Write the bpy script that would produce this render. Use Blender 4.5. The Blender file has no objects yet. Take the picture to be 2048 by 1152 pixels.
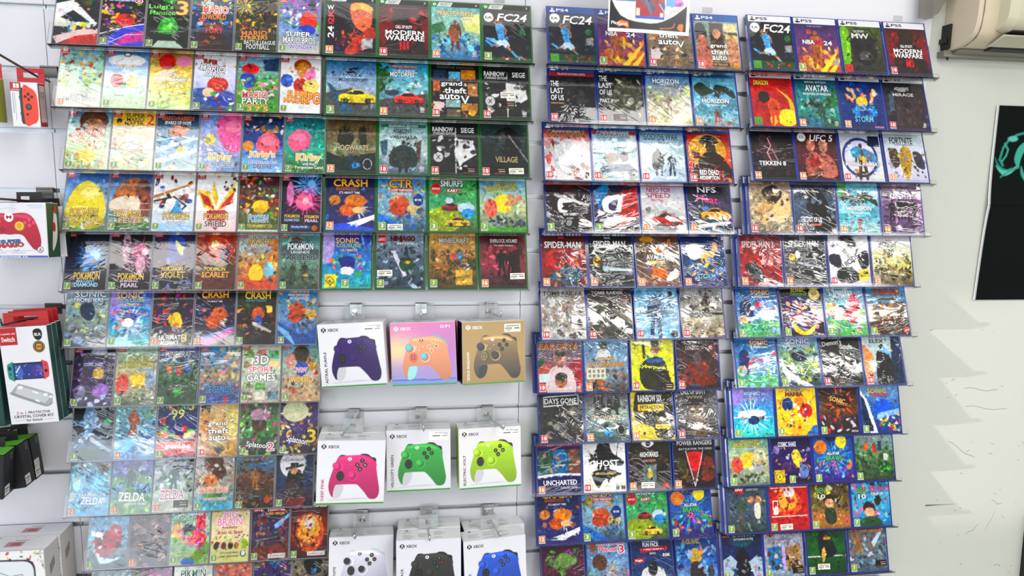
import bpy, bmesh, math, random
import numpy as np
from mathutils import Matrix, Vector, Euler

SC = bpy.context.scene
COL = SC.collection

# ------------------------------------------------------------------ camera
def camera_axes(yaw, pitch, roll):
    cy, sy, cp, sp = math.cos(yaw), math.sin(yaw), math.cos(pitch), math.sin(pitch)
    f = Vector((sy * cp, cy * cp, -sp)); r0 = Vector((cy, -sy, 0)); d0 = f.cross(r0)
    return math.cos(roll) * r0 + math.sin(roll) * d0, -math.sin(roll) * r0 + math.cos(roll) * d0, f
R_, D_, F_ = camera_axes(0.137315, 0.135274, -0.015132)
cam_data = bpy.data.cameras.new('camera')
cam = bpy.data.objects.new('camera', cam_data); COL.objects.link(cam)
cam_data.sensor_width = 36.0
cam_data.lens = 1403.957 / 2048 * 36
cam_data.clip_start = 0.02
cam.matrix_world = Matrix(((R_.x, -D_.x, -F_.x, 0), (R_.y, -D_.y, -F_.y, -1.94973), (R_.z, -D_.z, -F_.z, 0), (0, 0, 0, 1)))
SC.camera = cam

# ------------------------------------------------------------------ world, lights, exposure
SC.view_settings.view_transform = 'Standard'
SC.view_settings.look = 'None'
SC.view_settings.exposure = 0.05
SC.view_settings.gamma = 1.0
SC.view_settings.use_curve_mapping = False
world = bpy.data.worlds.new('shop_air'); SC.world = world; world.use_nodes = True
world.node_tree.nodes['Background'].inputs[0].default_value = (0.80, 0.88, 1.0, 1)
world.node_tree.nodes['Background'].inputs[1].default_value = 0.20
CEIL = 1.18
def area(name, loc, target, sx, sy, power, col):
    l = bpy.data.lights.new(name, 'AREA'); l.shape = 'RECTANGLE'; l.size = sx; l.size_y = sy
    l.energy = power; l.color = col
    o = bpy.data.objects.new(name, l); COL.objects.link(o); o.location = loc
    o.rotation_euler = (Vector(target) - Vector(loc)).to_track_quat('-Z', 'Y').to_euler()
    return o
# ceiling panels and tubes of the shop, its back-left window, and added unseen fill lights
area('ceiling_light', (-1.22, -1.08, CEIL - .03), (-1.22, -1.079, -2), .56, .56, 6.6, (1, .98, .95))
area('ceiling_light', (.98, -1.12, CEIL - .03), (.98, -1.119, -2), .56, .46, 7.5, (1, .98, .95))
area('ceiling_light', (.25, -.42, CEIL - .03), (.25, -.30, -2), 2.2, .30, 4, (1, .98, .95))  # added overhead strip: soft fill that the covers do not mirror
for tx, ty, tl, tp in ((1.45, -1.80, .95, 12), (2.75, -1.85, 1.1, 12), (1.60, -2.65, 1.0, 14), (3.10, -2.65, 1.2, 14), (1.90, -3.55, 1.2, 18), (3.50, -3.55, 1.2, 16), (2.4, -4.8, 1.6, 22), (4.3, -4.8, 1.4, 18),
                       (-1.55, -1.95, .9, 5), (-1.75, -3.0, 1.0, 7), (-2.3, -4.9, 1.2, 9)):
    area('ceiling_light', (tx, ty, CEIL - .03), (tx, ty + .001, -2), tl, .24, tp, (1, .97, .92))
area('shop_window', (-7.0, -2.9, -.40), (-.2, 0, -.45), 4.0, 2.3, 95, (.92, .96, 1.0))  # unseen side fill, added for even light along the wall
area('shop_window', (7.0, -2.9, -.40), (.2, 0, -.45), 4.0, 2.3, 30, (1.0, 1.0, .985))  # matching fill added at the opposite side, no known window
area('shop_window', (.4, -7.2, -.85), (.2, 0, -.75), 6.0, 1.5, 110, (.96, .98, 1.0))  # added low frontal fill, lifts the dim middle of the wall
area('shop_window', (-2.8, -4.5, .30), (-.6, 0, -.5), 1.7, 1.5, 40, (.80, .90, 1.0))
def spot(name, loc, target, power, angle, col, radius):
    l = bpy.data.lights.new(name, 'SPOT'); l.energy = power; l.spot_size = math.radians(angle); l.spot_blend = .35
    l.color = col; l.shadow_soft_size = radius
    o = bpy.data.objects.new(name, l); COL.objects.link(o); o.location = loc
    o.rotation_euler = (Vector(target) - Vector(loc)).to_track_quat('-Z', 'Y').to_euler()
    return o
# low daylight through the door opening at the far left end: it skims along the wall
spot('door_daylight', (-5.4, -2.05, -.66), (1.85, 0, -.68), 1500, 6.4, (1, .98, .92), .05)

# ------------------------------------------------------------------ materials
def s2l(c):
    c = np.asarray(c, float)
    return np.where(c <= .04045, c / 12.92, ((c + .055) / 1.055) ** 2.4)
def hexc(h):
    if len(h) == 3: v = [int(ch * 2, 16) for ch in h]
    else: v = [int(h[i:i + 2], 16) for i in (0, 2, 4)]
    return s2l(np.array(v) / 255.0)
def sock(node, *names):
    for n in names:
        if n in node.inputs: return node.inputs[n]
def mat(name, col='888', rough=.5, metal=0.0, coat=0.0, spec=.5, trans=0.0, noise=0.0, nscale=8.0, bump=0.0, bscale=60.0):
    m = bpy.data.materials.new(name); m.use_nodes = True
    nt = m.node_tree; b = nt.nodes['Principled BSDF']
    c = tuple(hexc(col)) + (1,)
    b.inputs['Base Color'].default_value = c
    b.inputs['Roughness'].default_value = rough; b.inputs['Metallic'].default_value = metal
    sock(b, 'Coat Weight').default_value = coat; sock(b, 'Coat Roughness').default_value = .08
    sock(b, 'Specular IOR Level').default_value = spec
    sock(b, 'Transmission Weight').default_value = trans
    tc = nt.nodes.new('ShaderNodeTexCoord')
    if noise:
        n = nt.nodes.new('ShaderNodeTexNoise'); n.inputs['Scale'].default_value = nscale; n.inputs['Detail'].default_value = 5
        nt.links.new(tc.outputs['Object'], n.inputs['Vector'])
        r = nt.nodes.new('ShaderNodeMapRange'); r.inputs['To Min'].default_value = 1 - noise; r.inputs['To Max'].default_value = 1 + noise * .6
        nt.links.new(n.outputs['Fac'], r.inputs['Value'])
        v = nt.nodes.new('ShaderNodeVectorMath'); v.operation = 'SCALE'; v.inputs[0].default_value = c[:3]
        nt.links.new(r.outputs['Result'], v.inputs['Scale']); nt.links.new(v.outputs['Vector'], b.inputs['Base Color'])
    if bump:
        n = nt.nodes.new('ShaderNodeTexNoise'); n.inputs['Scale'].default_value = bscale; n.inputs['Detail'].default_value = 4
        nt.links.new(tc.outputs['Object'], n.inputs['Vector'])
        bp = nt.nodes.new('ShaderNodeBump'); bp.inputs['Strength'].default_value = bump; bp.inputs['Distance'].default_value = .002
        nt.links.new(n.outputs['Fac'], bp.inputs['Height']); nt.links.new(bp.outputs['Normal'], b.inputs['Normal'])
    return m

def film_material(name='printed_cover_under_film', ior=1.6):
    """printed paper under clear shrink film: the print is vertex colour, the film a glossy coat with creases"""
    m = bpy.data.materials.new(name); m.use_nodes = True
    nt = m.node_tree; b = nt.nodes['Principled BSDF']; L = nt.links.new
    a = nt.nodes.new('ShaderNodeAttribute'); a.attribute_name = 'Col'
    L(a.outputs['Color'], b.inputs['Base Color'])
    b.inputs['Roughness'].default_value = .6; sock(b, 'Specular IOR Level').default_value = .25
    sock(b, 'Coat Weight').default_value = 1.0; sock(b, 'Coat Roughness').default_value = .035; sock(b, 'Coat IOR').default_value = ior
    tc = nt.nodes.new('ShaderNodeTexCoord'); oi = nt.nodes.new('ShaderNodeObjectInfo')
    off = nt.nodes.new('ShaderNodeMath'); off.operation = 'MULTIPLY'; off.inputs[1].default_value = 37.0
    L(oi.outputs['Random'], off.inputs[0])
    ang = nt.nodes.new('ShaderNodeMath'); ang.operation = 'MULTIPLY_ADD'; ang.inputs[1].default_value = 1.1; ang.inputs[2].default_value = -.75
    L(oi.outputs['Random'], ang.inputs[0])
    add = nt.nodes.new('ShaderNodeVectorMath'); add.operation = 'ADD'
    comb = nt.nodes.new('ShaderNodeCombineXYZ'); L(off.outputs[0], comb.inputs['X']); L(off.outputs[0], comb.inputs['Z'])
    rot = nt.nodes.new('ShaderNodeVectorRotate'); rot.rotation_type = 'Y_AXIS'
    L(tc.outputs['Object'], rot.inputs['Vector']); L(ang.outputs[0], rot.inputs['Angle'])
    sc = nt.nodes.new('ShaderNodeVectorMath'); sc.operation = 'MULTIPLY'; sc.inputs[1].default_value = (5.5, 1, 30)
    L(rot.outputs['Vector'], sc.inputs[0]); L(sc.outputs['Vector'], add.inputs[0]); L(comb.outputs['Vector'], add.inputs[1])
    def creases(vec, scale, distort, power):
        n = nt.nodes.new('ShaderNodeTexNoise'); n.inputs['Scale'].default_value = scale; n.inputs['Detail'].default_value = 2.5; n.inputs['Distortion'].default_value = distort
        L(vec, n.inputs['Vector'])
        x = nt.nodes.new('ShaderNodeMath'); x.operation = 'MULTIPLY_ADD'; x.inputs[1].default_value = 2.0; x.inputs[2].default_value = -1.0; L(n.outputs['Fac'], x.inputs[0])
        y = nt.nodes.new('ShaderNodeMath'); y.operation = 'ABSOLUTE'; L(x.outputs[0], y.inputs[0])
        z = nt.nodes.new('ShaderNodeMath'); z.operation = 'SUBTRACT'; z.inputs[0].default_value = 1.0; L(y.outputs[0], z.inputs[1])
        q = nt.nodes.new('ShaderNodeMath'); q.operation = 'POWER'; q.inputs[1].default_value = power; L(z.outputs[0], q.inputs[0])
        return q.outputs[0]
    ad2 = nt.nodes.new('ShaderNodeVectorMath'); ad2.operation = 'ADD'; L(tc.outputs['Object'], ad2.inputs[0]); L(comb.outputs['Vector'], ad2.inputs[1])
    c1 = creases(add.outputs['Vector'], 1.0, 1.2, 14.0); c2 = creases(ad2.outputs['Vector'], 20.0, 1.0, 10.0)
    n3 = nt.nodes.new('ShaderNodeTexNoise'); n3.inputs['Scale'].default_value = 18.0; n3.inputs['Detail'].default_value = 1; L(ad2.outputs['Vector'], n3.inputs['Vector'])
    mx0 = nt.nodes.new('ShaderNodeMath'); mx0.operation = 'MULTIPLY_ADD'; mx0.inputs[1].default_value = .55
    L(c2, mx0.inputs[0]); L(c1, mx0.inputs[2])
    # the film lies flat in places and bunches up in others
    n4 = nt.nodes.new('ShaderNodeTexNoise'); n4.inputs['Scale'].default_value = 11.0; n4.inputs['Detail'].default_value = 1; L(ad2.outputs['Vector'], n4.inputs['Vector'])
    mk = nt.nodes.new('ShaderNodeMapRange'); mk.inputs['From Min'].default_value = .46; mk.inputs['From Max'].default_value = .62; mk.inputs['To Min'].default_value = .05; mk.interpolation_type = 'SMOOTHSTEP'
    L(n4.outputs['Fac'], mk.inputs['Value'])
    mm = nt.nodes.new('ShaderNodeMath'); mm.operation = 'MULTIPLY'; L(mx0.outputs[0], mm.inputs[0]); L(mk.outputs['Result'], mm.inputs[1])
    mx = nt.nodes.new('ShaderNodeMath'); mx.operation = 'MULTIPLY_ADD'; mx.inputs[1].default_value = 1.5
    L(n3.outputs['Fac'], mx.inputs[0]); L(mm.outputs[0], mx.inputs[2])
    w = nt.nodes.new('ShaderNodeAttribute'); w.attribute_type = 'OBJECT'; w.attribute_name = 'wrinkle'
    bp = nt.nodes.new('ShaderNodeBump'); bp.inputs['Distance'].default_value = .0015
    L(w.outputs['Fac'], bp.inputs['Strength']); L(mx.outputs[0], bp.inputs['Height'])
    L(bp.outputs['Normal'], sock(b, 'Coat Normal'))
    return m
def print_material(name='printed_card', rough=.45, coat=0.0, spec=.35):
    m = bpy.data.materials.new(name); m.use_nodes = True
    nt = m.node_tree; b = nt.nodes['Principled BSDF']
    a = nt.nodes.new('ShaderNodeAttribute'); a.attribute_name = 'Col'
    nt.links.new(a.outputs['Color'], b.inputs['Base Color'])
    b.inputs['Roughness'].default_value = rough; sock(b, 'Specular IOR Level').default_value = spec
    sock(b, 'Coat Weight').default_value = coat; sock(b, 'Coat Roughness').default_value = .1
    return m
def clear_material(name, tint, rough=.03, body=0.0, bodycol=(.8, .8, .8), ior=1.45):
    m = bpy.data.materials.new(name); m.use_nodes = True
    nt = m.node_tree; nt.nodes.clear(); L = nt.links.new
    out = nt.nodes.new('ShaderNodeOutputMaterial'); t = nt.nodes.new('ShaderNodeBsdfTransparent'); t.inputs[0].default_value = tuple(tint) + (1,)
    g = nt.nodes.new('ShaderNodeBsdfGlossy'); g.inputs['Roughness'].default_value = rough
    fr = nt.nodes.new('ShaderNodeFresnel'); fr.inputs['IOR'].default_value = ior
    d = nt.nodes.new('ShaderNodeBsdfDiffuse'); d.inputs[0].default_value = tuple(bodycol) + (1,)
    m1 = nt.nodes.new('ShaderNodeMixShader'); m1.inputs[0].default_value = body
    L(t.outputs[0], m1.inputs[1]); L(d.outputs[0], m1.inputs[2])
    m2 = nt.nodes.new('ShaderNodeMixShader'); L(fr.outputs[0], m2.inputs[0]); L(m1.outputs[0], m2.inputs[1]); L(g.outputs[0], m2.inputs[2])
    L(m2.outputs[0], out.inputs['Surface'])
    return m
M = dict(
    film=film_material(), wrap=film_material('printed_cover_under_loose_wrap', 1.60), print=print_material(), matte=print_material('matte_poster_print', .9, 0.0, .08), gprint=print_material('glossy_print', .35, .5),
    slat=mat('white_melamine', 'd6d6dc', .32, noise=.03, nscale=3),
    alu=mat('groove_aluminium', 'c2c4c6', .42, metal=.85, noise=.10, nscale=12),
    void=mat('dark_gap', '1c1c1e', .8),
    plaster=mat('painted_plaster', 'c4c7be', .55, noise=.05, nscale=2.2, bump=.25, bscale=25),
    floor=mat('grey_floor_tile', 'b4b1aa', .4, noise=.1), ceil=mat('white_ceiling', 'd8d8d8', .8, noise=.03),
    acr=clear_material('clear_acrylic', (.995, .996, .998), .10, .004, (.75, .78, .8), 1.27),
    tab=clear_material('frosted_hang_tab', (.93, .95, .95), .35, .20, (.8, .82, .82)),
    smoke=clear_material('smoky_acrylic', (.62, .62, .60), .05, .35, (.36, .34, .31)),
    c_sw=mat('smoky_clear_case', '7d7d82', .25, coat=.6), c_xb=mat('green_case', '11601c', .25, coat=.6),
    c_p4=mat('blue_case', '10287f', .25, coat=.6), c_p5=mat('deep_blue_case', '142c86', .25, coat=.6),
    card=mat('white_card', 'e6e6ea', .5, noise=.02), chrome=mat('chrome', 'c8c8c8', .18, metal=1.0),
    green_card=mat('green_card_edge', '2f8a22', .5), ink=mat('black_ink', '141414', .6),
    beige=mat('aged_plastic', 'ccbfa6', .42, noise=.06, nscale=6), beige2=mat('aged_plastic_front', 'c6c2a8', .38, noise=.04, nscale=4),
    dark=mat('black_plastic', '0d0d0d', .5), grey=mat('grey_plastic', '77756a', .4), steel=mat('dark_steel', '5a5450', .3, metal=.9),
    red_card=mat('red_card', 'b81c22', .45), teal_card=mat('dark_teal_card', '0f3d38', .45), dgreen=mat('dark_green_card', '1f4a26', .45),
    black_card=mat('black_card', '131416', .4, coat=.3), lime_card=mat('lime_card', '58a82c', .5), led=mat('indicator_lens', 'bfeee8', .2, coat=1),
    scuff=mat('scuff_grey', '6f706c', .8),
)

# ------------------------------------------------------------------ mesh helpers
class MB:
    """collects shapes for ONE mesh object; corners carry the printed colour"""
    def __init__(s): s.v, s.f, s.mi, s.c = [], [], [], []; s.n = 0
    def add(s, verts, faces, mi=0, col=(1, 1, 1)):
        verts = np.asarray(verts, float).reshape(-1, 3); n = len(verts)
        s.v.append(verts); c = np.asarray(col, float)
        s.c.append(np.tile(c, (n, 1)) if c.ndim == 1 else c)
        for f in faces: s.f.append([i + s.n for i in f]); s.mi.append(mi)
        s.n += n; return s
    def box(s, x0, x1, y0, y1, z0, z1, mi=0, col=(1, 1, 1), M4=None):
        v = [(x, y, z) for x in (x0, x1) for y in (y0, y1) for z in (z0, z1)]
        if M4 is not None: v = [tuple(M4 @ Vector(p)) for p in v]
        return s.add(v, [(0, 1, 3, 2), (4, 6, 7, 5), (0, 4, 5, 1), (2, 3, 7, 6), (0, 2, 6, 4), (1, 5, 7, 3)], mi, col)
    def prism(s, prof, x0, x1, mi=0, col=(1, 1, 1)):
        """profile of (y,z) points extruded along x"""
        n = len(prof); v = [(x0, y, z) for y, z in prof] + [(x1, y, z) for y, z in prof]
        f = [(i, (i + 1) % n, n + (i + 1) % n, n + i) for i in range(n)]
        return s.add(v, f + [tuple(range(n - 1, -1, -1)), tuple(range(n, 2 * n))], mi, col)
    def tube(s, pts, r, mi=0, seg=8):
        pts = [Vector(p) for p in pts]; rings = []; up = Vector((0.3, 0.2, 1)).normalized()
        for i, p in enumerate(pts):
            t = (pts[min(i + 1, len(pts) - 1)] - pts[max(i - 1, 0)]).normalized()
            a = t.cross(up).normalized(); b = t.cross(a)
            rings.append([p + r * (math.cos(2 * math.pi * k / seg) * a + math.sin(2 * math.pi * k / seg) * b) for k in range(seg)])
        v = [tuple(q) for rg in rings for q in rg]; f = []
        for i in range(len(pts) - 1):
            for k in range(seg):
                f.append((i * seg + k, i * seg + (k + 1) % seg, (i + 1) * seg + (k + 1) % seg, (i + 1) * seg + k))
        n = len(v); f += [tuple(range(seg - 1, -1, -1)), tuple(range(n - seg, n))]
        return s.add(v, f, mi)
    def mesh(s, name, mats, bevel=0.0, smooth=False):
        me = bpy.data.meshes.new(name)
        me.from_pydata(np.concatenate(s.v).tolist(), [], s.f)
        for m in mats: me.materials.append(m)
        me.polygons.foreach_set('material_index', s.mi)
        if bevel:
            bm = bmesh.new(); bm.from_mesh(me)
            bmesh.ops.recalc_face_normals(bm, faces=bm.faces)
            bmesh.ops.bevel(bm, geom=[e for e in bm.edges if len(e.link_faces) == 2 and e.calc_face_angle(0) > .5], offset=bevel, segments=2, profile=.6, affect='EDGES', clamp_overlap=True)
            bm.to_mesh(me); bm.free()
        else:
            ca = me.color_attributes.new('Col', 'FLOAT_COLOR', 'POINT')
            cc = np.ones((s.n, 4), np.float32); cc[:, :3] = np.concatenate(s.c); ca.data.foreach_set('color', cc.ravel())
            bm = bmesh.new(); bm.from_mesh(me); bmesh.ops.recalc_face_normals(bm, faces=bm.faces); bm.to_mesh(me); bm.free()
        if smooth: me.polygons.foreach_set('use_smooth', [True] * len(me.polygons))
        me.update(); return me
def link(name, me, parent=None, loc=None, rot=None):
    o = bpy.data.objects.new(name, me); COL.objects.link(o)
    if parent is not None: o.parent = parent
    if loc is not None: o.location = loc
    if rot is not None: o.rotation_euler = rot
    return o
def tag(o, label, cat, group=None):
    o['label'] = label; o['category'] = cat
    if group: o['group'] = group
    return o
def structure(o, label=None):
    o['kind'] = 'structure'
    if label: o['label'] = label
    return o

# ------------------------------------------------------------------ lettering: every string is turned into a flat mesh once
GLYPH = {}
def load_glyphs(strings):
    todo = []
    for st in strings:
        for off in (.018, .075):
            cu = bpy.data.curves.new('lettering', 'FONT'); cu.body = st; cu.resolution_u = 2; cu.offset = off; cu.fill_mode = 'FRONT'
            o = bpy.data.objects.new('lettering', cu); COL.objects.link(o); todo.append((st, off, o, cu))
    dg = bpy.context.evaluated_depsgraph_get(); dg.update()
    for st, off, o, cu in todo:
        me = bpy.data.meshes.new_from_object(o.evaluated_get(dg))
        me.calc_loop_triangles()
        v = np.zeros(len(me.vertices) * 3, np.float32); me.vertices.foreach_get('co', v); v = v.reshape(-1, 3)[:, :2]
        t = np.zeros(len(me.loop_triangles) * 3, np.int32); me.loop_triangles.foreach_get('vertices', t)
        GLYPH[st, off] = (v.astype(float), t.reshape(-1, 3))
        bpy.data.meshes.remove(me)
    for st, off, o, cu in todo:
        bpy.data.objects.remove(o); bpy.data.curves.remove(cu)
    for st in strings:
        v = GLYPH[st, .018][0]
        if len(v) == 0: v = np.zeros((1, 2))
        lo, hi = v.min(0), v.max(0); ext = np.maximum(hi - lo, 1e-4)
        for off in (.018, .075):
            g, t = GLYPH[st, off]; GLYPH[st, off] = ((g - lo) / ext - .5, t)

# ------------------------------------------------------------------ printed artwork: shapes rastered onto a fine grid of vertices
def catmull(pts, n=7):
    P = np.asarray(pts, float); k = len(P); out = []
    for i in range(k):
        p0, p1, p2, p3 = P[i - 1], P[i], P[(i + 1) % k], P[(i + 2) % k]
        for j in range(n):
            t = j / n
            out.append(.5 * ((2 * p1) + (p2 - p0) * t + (2 * p0 - 5 * p1 + 4 * p2 - p3) * t * t + (3 * p1 - p0 - 3 * p2 + p3) * t ** 3))
    return np.array(out)
class Art:
    def __init__(s, W, H, step, seed=0):
        s.W, s.H, s.step = W, H, step; s.nx, s.ny = max(2, int(round(W / step)) + 1), max(2, int(round(H / step)) + 1)
        s.X, s.Y = np.meshgrid(np.linspace(0, W, s.nx), np.linspace(0, H, s.ny))     # millimetres, y down
        s.img = np.ones((s.ny, s.nx, 3)); s.rng = random.Random(seed); s.texts = []; s.qpow = .75
    def mix(s, m, c): s.img = s.img * (1 - m[..., None]) + (c if np.ndim(c) == 3 else np.asarray(c)) * m[..., None]
    def window(s, x0, y0, x1, y1):
        st = s.step; a = max(0, int(x0 / s.W * (s.nx - 1)) - 2); b = min(s.nx, int(x1 / s.W * (s.nx - 1)) + 3)
        c = max(0, int(y0 / s.H * (s.ny - 1)) - 2); d = min(s.ny, int(y1 / s.H * (s.ny - 1)) + 3)
        return (slice(c, d), slice(a, b)) if b > a and d > c else None
    def wmix(s, w, m, c): s.img[w] = s.img[w] * (1 - m[..., None]) + np.asarray(c) * m[..., None]
    def ell(s, cx, cy, rx, ry, c, rot=0.0):
        r = max(rx, ry); w = s.window(cx - r, cy - r, cx + r, cy + r)
        if w is None: return
        dx, dy = s.X[w] - cx, s.Y[w] - cy
        if rot: dx, dy = dx * math.cos(rot) + dy * math.sin(rot), -dx * math.sin(rot) + dy * math.cos(rot)
        q = np.sqrt((dx / rx) ** 2 + (dy / ry) ** 2)
        s.wmix(w, np.clip(.5 - (q - 1) * min(rx, ry) / s.step, 0, 1), c)
    def poly(s, pts, c, c2=None):
        P = np.asarray(pts, float); lo, hi = P.min(0), P.max(0); w = s.window(lo[0], lo[1], hi[0], hi[1])
        if w is None: return
        X, Y = s.X[w], s.Y[w]; ins = np.zeros(X.shape, bool); d2 = np.full(X.shape, 1e9); k = len(P)
        for i in range(k):
            x0, y0 = P[i]; x1, y1 = P[(i + 1) % k]
            if y0 != y1:
                cr = ((y0 > Y) != (y1 > Y)) & (X < (x1 - x0) * (Y - y0) / (y1 - y0) + x0); ins ^= cr
            l2 = (x1 - x0) ** 2 + (y1 - y0) ** 2 + 1e-12
            t = np.clip(((X - x0) * (x1 - x0) + (Y - y0) * (y1 - y0)) / l2, 0, 1)
            d2 = np.minimum(d2, (X - x0 - t * (x1 - x0)) ** 2 + (Y - y0 - t * (y1 - y0)) ** 2)
        m = np.clip(.5 + np.where(ins, 1, -1) * np.sqrt(d2) / s.step, 0, 1)
        if c2 is not None:
            t = np.clip((Y - lo[1]) / (hi[1] - lo[1] + 1e-9), 0, 1)[..., None] ** s.qpow; c = np.asarray(c) * (1 - t) + np.asarray(c2) * t
        s.wmix(w, m, c)
    def line(s, pts, wd, c):
        for (x0, y0), (x1, y1) in zip(pts, pts[1:]):
            w = s.window(min(x0, x1) - wd, min(y0, y1) - wd, max(x0, x1) + wd, max(y0, y1) + wd)
            if w is None: continue
            X, Y = s.X[w], s.Y[w]; l2 = (x1 - x0) ** 2 + (y1 - y0) ** 2 + 1e-12
            t = np.clip(((X - x0) * (x1 - x0) + (Y - y0) * (y1 - y0)) / l2, 0, 1)
            d = np.sqrt((X - x0 - t * (x1 - x0)) ** 2 + (Y - y0 - t * (y1 - y0)) ** 2)
            s.wmix(w, np.clip(.5 - (d - wd / 2) / s.step, 0, min(1, wd / s.step + .15)), c)
    def run(s, ops, sub=None):
        kx, ky = s.W / 100, s.H / 100; rng = s.rng
        xy = lambda a: [(float(a[i]) * kx, float(a[i + 1]) * ky) for i in range(0, len(a) - 1, 2)]
        for op in ops.split('|'):
            op = op.strip()
            if not op: continue
            a = op.split(); k = a[0]; a = a[1:]
            if k[0] == 'b' and len(k) > 1: a = [k[1:]] + a; k = 'b'
            if sub: a = [sub.get(t, t) for t in a]
            if k == 'g':
                cs = [hexc(c) for c in a]; t = np.linspace(0, len(cs) - 1.0001, s.ny)
                for j in range(s.ny):
                    i = int(t[j]) if len(cs) > 1 else 0; f = t[j] - i
                    s.img[j, :] = cs[i] * (1 - f) + cs[min(i + 1, len(cs) - 1)] * f
            elif k == 'e':
                f = [float(x) for x in a[:4]]; s.ell(f[0] * kx, f[1] * ky, f[2] * kx, f[3] * ky, hexc(a[4]), math.radians(float(a[5])) if len(a) > 5 else 0)
            elif k == 'E':
                f = [float(x) for x in a[1:5]]; s.ell(f[0] * kx, f[1] * ky, f[2] * kx, f[3] * ky, hexc(a[0]))
            elif k == 'p': s.poly(xy(a[1:]), hexc(a[0]))
            elif k == 'P': s.poly(catmull(xy(a[1:])), hexc(a[0]))
            elif k == 'Q': s.poly(catmull(xy(a[2:])), hexc(a[0]), hexc(a[1]))
            elif k == 'r':
                f = [float(x) for x in a[1:5]]; s.poly([(f[0] * kx, f[1] * ky), (f[2] * kx, f[1] * ky), (f[2] * kx, f[3] * ky), (f[0] * kx, f[3] * ky)], hexc(a[0]))
            elif k == 'l': s.line(xy(a[2:]), float(a[1]) * kx, hexc(a[0]))
            elif k == 's':
                n, sz = int(a[0]), float(a[1]); x0, y0, x1, y1 = [float(x) for x in a[2:6]]; cs = [hexc(c) for c in a[6:]]
                for i in range(n):
                    c = rng.choice(cs) * rng.uniform(.75, 1.15); r = sz * rng.uniform(.35, .95) * kx
                    s.ell(rng.uniform(x0, x1) * kx, rng.uniform(y0, y1) * ky, r, r * rng.uniform(.28, .8), np.clip(c, 0, 1), rng.uniform(0, 3.14))
            elif k == 'y':
                c = hexc(a[0]); cx, cy = float(a[1]) * kx, float(a[2]) * ky; n, r0, r1, w = int(a[3]), float(a[4]) * kx, float(a[5]) * kx, float(a[6]) * kx
                for i in range(n):
                    t = 2 * math.pi * (i + rng.uniform(-.4, .4)) / n; R = r1 * rng.uniform(.5, 1); u = (math.cos(t), math.sin(t)); q = (-u[1], u[0])
                    s.poly([(cx + u[0] * r0, cy + u[1] * r0), (cx + u[0] * R * .6 + q[0] * w, cy + u[1] * R * .6 + q[1] * w), (cx + u[0] * R, cy + u[1] * R), (cx + u[0] * R * .6 - q[0] * w, cy + u[1] * R * .6 - q[1] * w)], c)
            elif k == 'h':        # a plain standing figure
                cx, by, h = float(a[0]) * kx, float(a[1]) * ky, float(a[2]) * ky; c = hexc(a[3]); p = lambda *q: [(cx + x * h, by - y * h) for x, y in zip(q[::2], q[1::2])]
                s.ell(cx, by - .93 * h, .055 * h, .07 * h, c)
                s.poly(catmull(p(-.06, .85, .06, .85, .15, .8, .19, .6, .17, .44, .13, .5, .12, .66, .1, .48, .13, .22, .12, 0, .05, 0, .03, .25, 0, .44, -.03, .25, -.07, 0, -.14, 0, -.13, .22, -.1, .48, -.12, .66, -.14, .5, -.19, .44, -.19, .6, -.15, .8), 3), c)
            elif k == 'c':        # a low sports car seen from the front corner
                cx, cy, w = float(a[0]) * kx, float(a[1]) * ky, float(a[2]) * kx; c = hexc(a[3]); p = lambda *q: [(cx + x * w, cy + y * w) for x, y in zip(q[::2], q[1::2])]
                s.ell(cx, cy + .17 * w, .5 * w, .06 * w, hexc('222'))
                s.poly(catmull(p(-.5, .05, -.46, -.06, -.3, -.1, -.15, -.2, .12, -.21, .28, -.1, .46, -.04, .5, .08, .42, .17, -.4, .17), 4), c)
                s.poly(catmull(p(-.26, -.09, -.12, -.17, .1, -.18, .2, -.1, .0, -.06), 4), hexc('223'))
                s.poly(p(-.44, .06, -.1, .09, -.1, .14, -.42, .12), c * .35); s.poly(p(.2, .06, .46, .03, .44, .1, .22, .12), c * .4)
                for t in (-.3, .3): s.ell(cx + t * w, cy + .13 * w, .075 * w, .085 * w, hexc('1a1a1a')); s.ell(cx + t * w, cy + .13 * w, .035 * w, .04 * w, hexc('666'))
                s.line(p(-.46, -.02, -.2, -.04, .1, -.03, .48, 0), .012 * w, np.clip(c * 1.6 + .1, 0, 1))
            elif k == 'k':
                c = hexc(a[0]); x0, x1, base = [float(x) for x in a[1:4]]; n = int(a[4]); top = base - 34
                for i in range(n * 2):
                    x = rng.uniform(x0, x1); w = rng.uniform(2, 5); y = top + rng.uniform(0, .6) * (base - top)
                    s.poly(xy([x - w, base, x - w, y, x - w * .9, y, x, y - 9, x + w * .9, y, x + w, y, x + w, base]), c)
                s.poly(xy([x0, base, x0 + 4, base - 12, x1 - 4, base - 12, x1, base]), c)
            elif k in ('t', 'T'):
                rot, sh = (float(a[0]), float(a[1])) if k == 'T' else (0, 0)
                if k == 'T': a = a[2:]
                st = op.split(None, 8 if k == 'T' else 6)[-1]; cs = a[4].split('/')
                s.texts.append((float(a[0]) * kx, float(a[1]) * ky, float(a[2]) * kx, float(a[3]) * ky, hexc(cs[0]), hexc(cs[1]) if len(cs) > 1 else None, st, math.radians(rot), sh))
            elif k == 'L':        # ringed swirl mark
                cx, cy = float(a[1]) * kx, float(a[2]) * ky
                for r, c in ((5.6, 'eee'), (4.4, '555'), (3.4, 'eee'), (2.1, '555'), (1.1, 'eee')): s.ell(cx + (5.6 - r) * .2, cy + (5.6 - r) * .25, r, r, hexc(c))
                s.texts.append((cx, cy + 8, 12, 2.6, hexc('eee'), None, 'UBISOFT', 0, 0))
            elif k in ('b', 'u', 'q', 'w', 'H'): s.texts.append((k, a))
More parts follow.
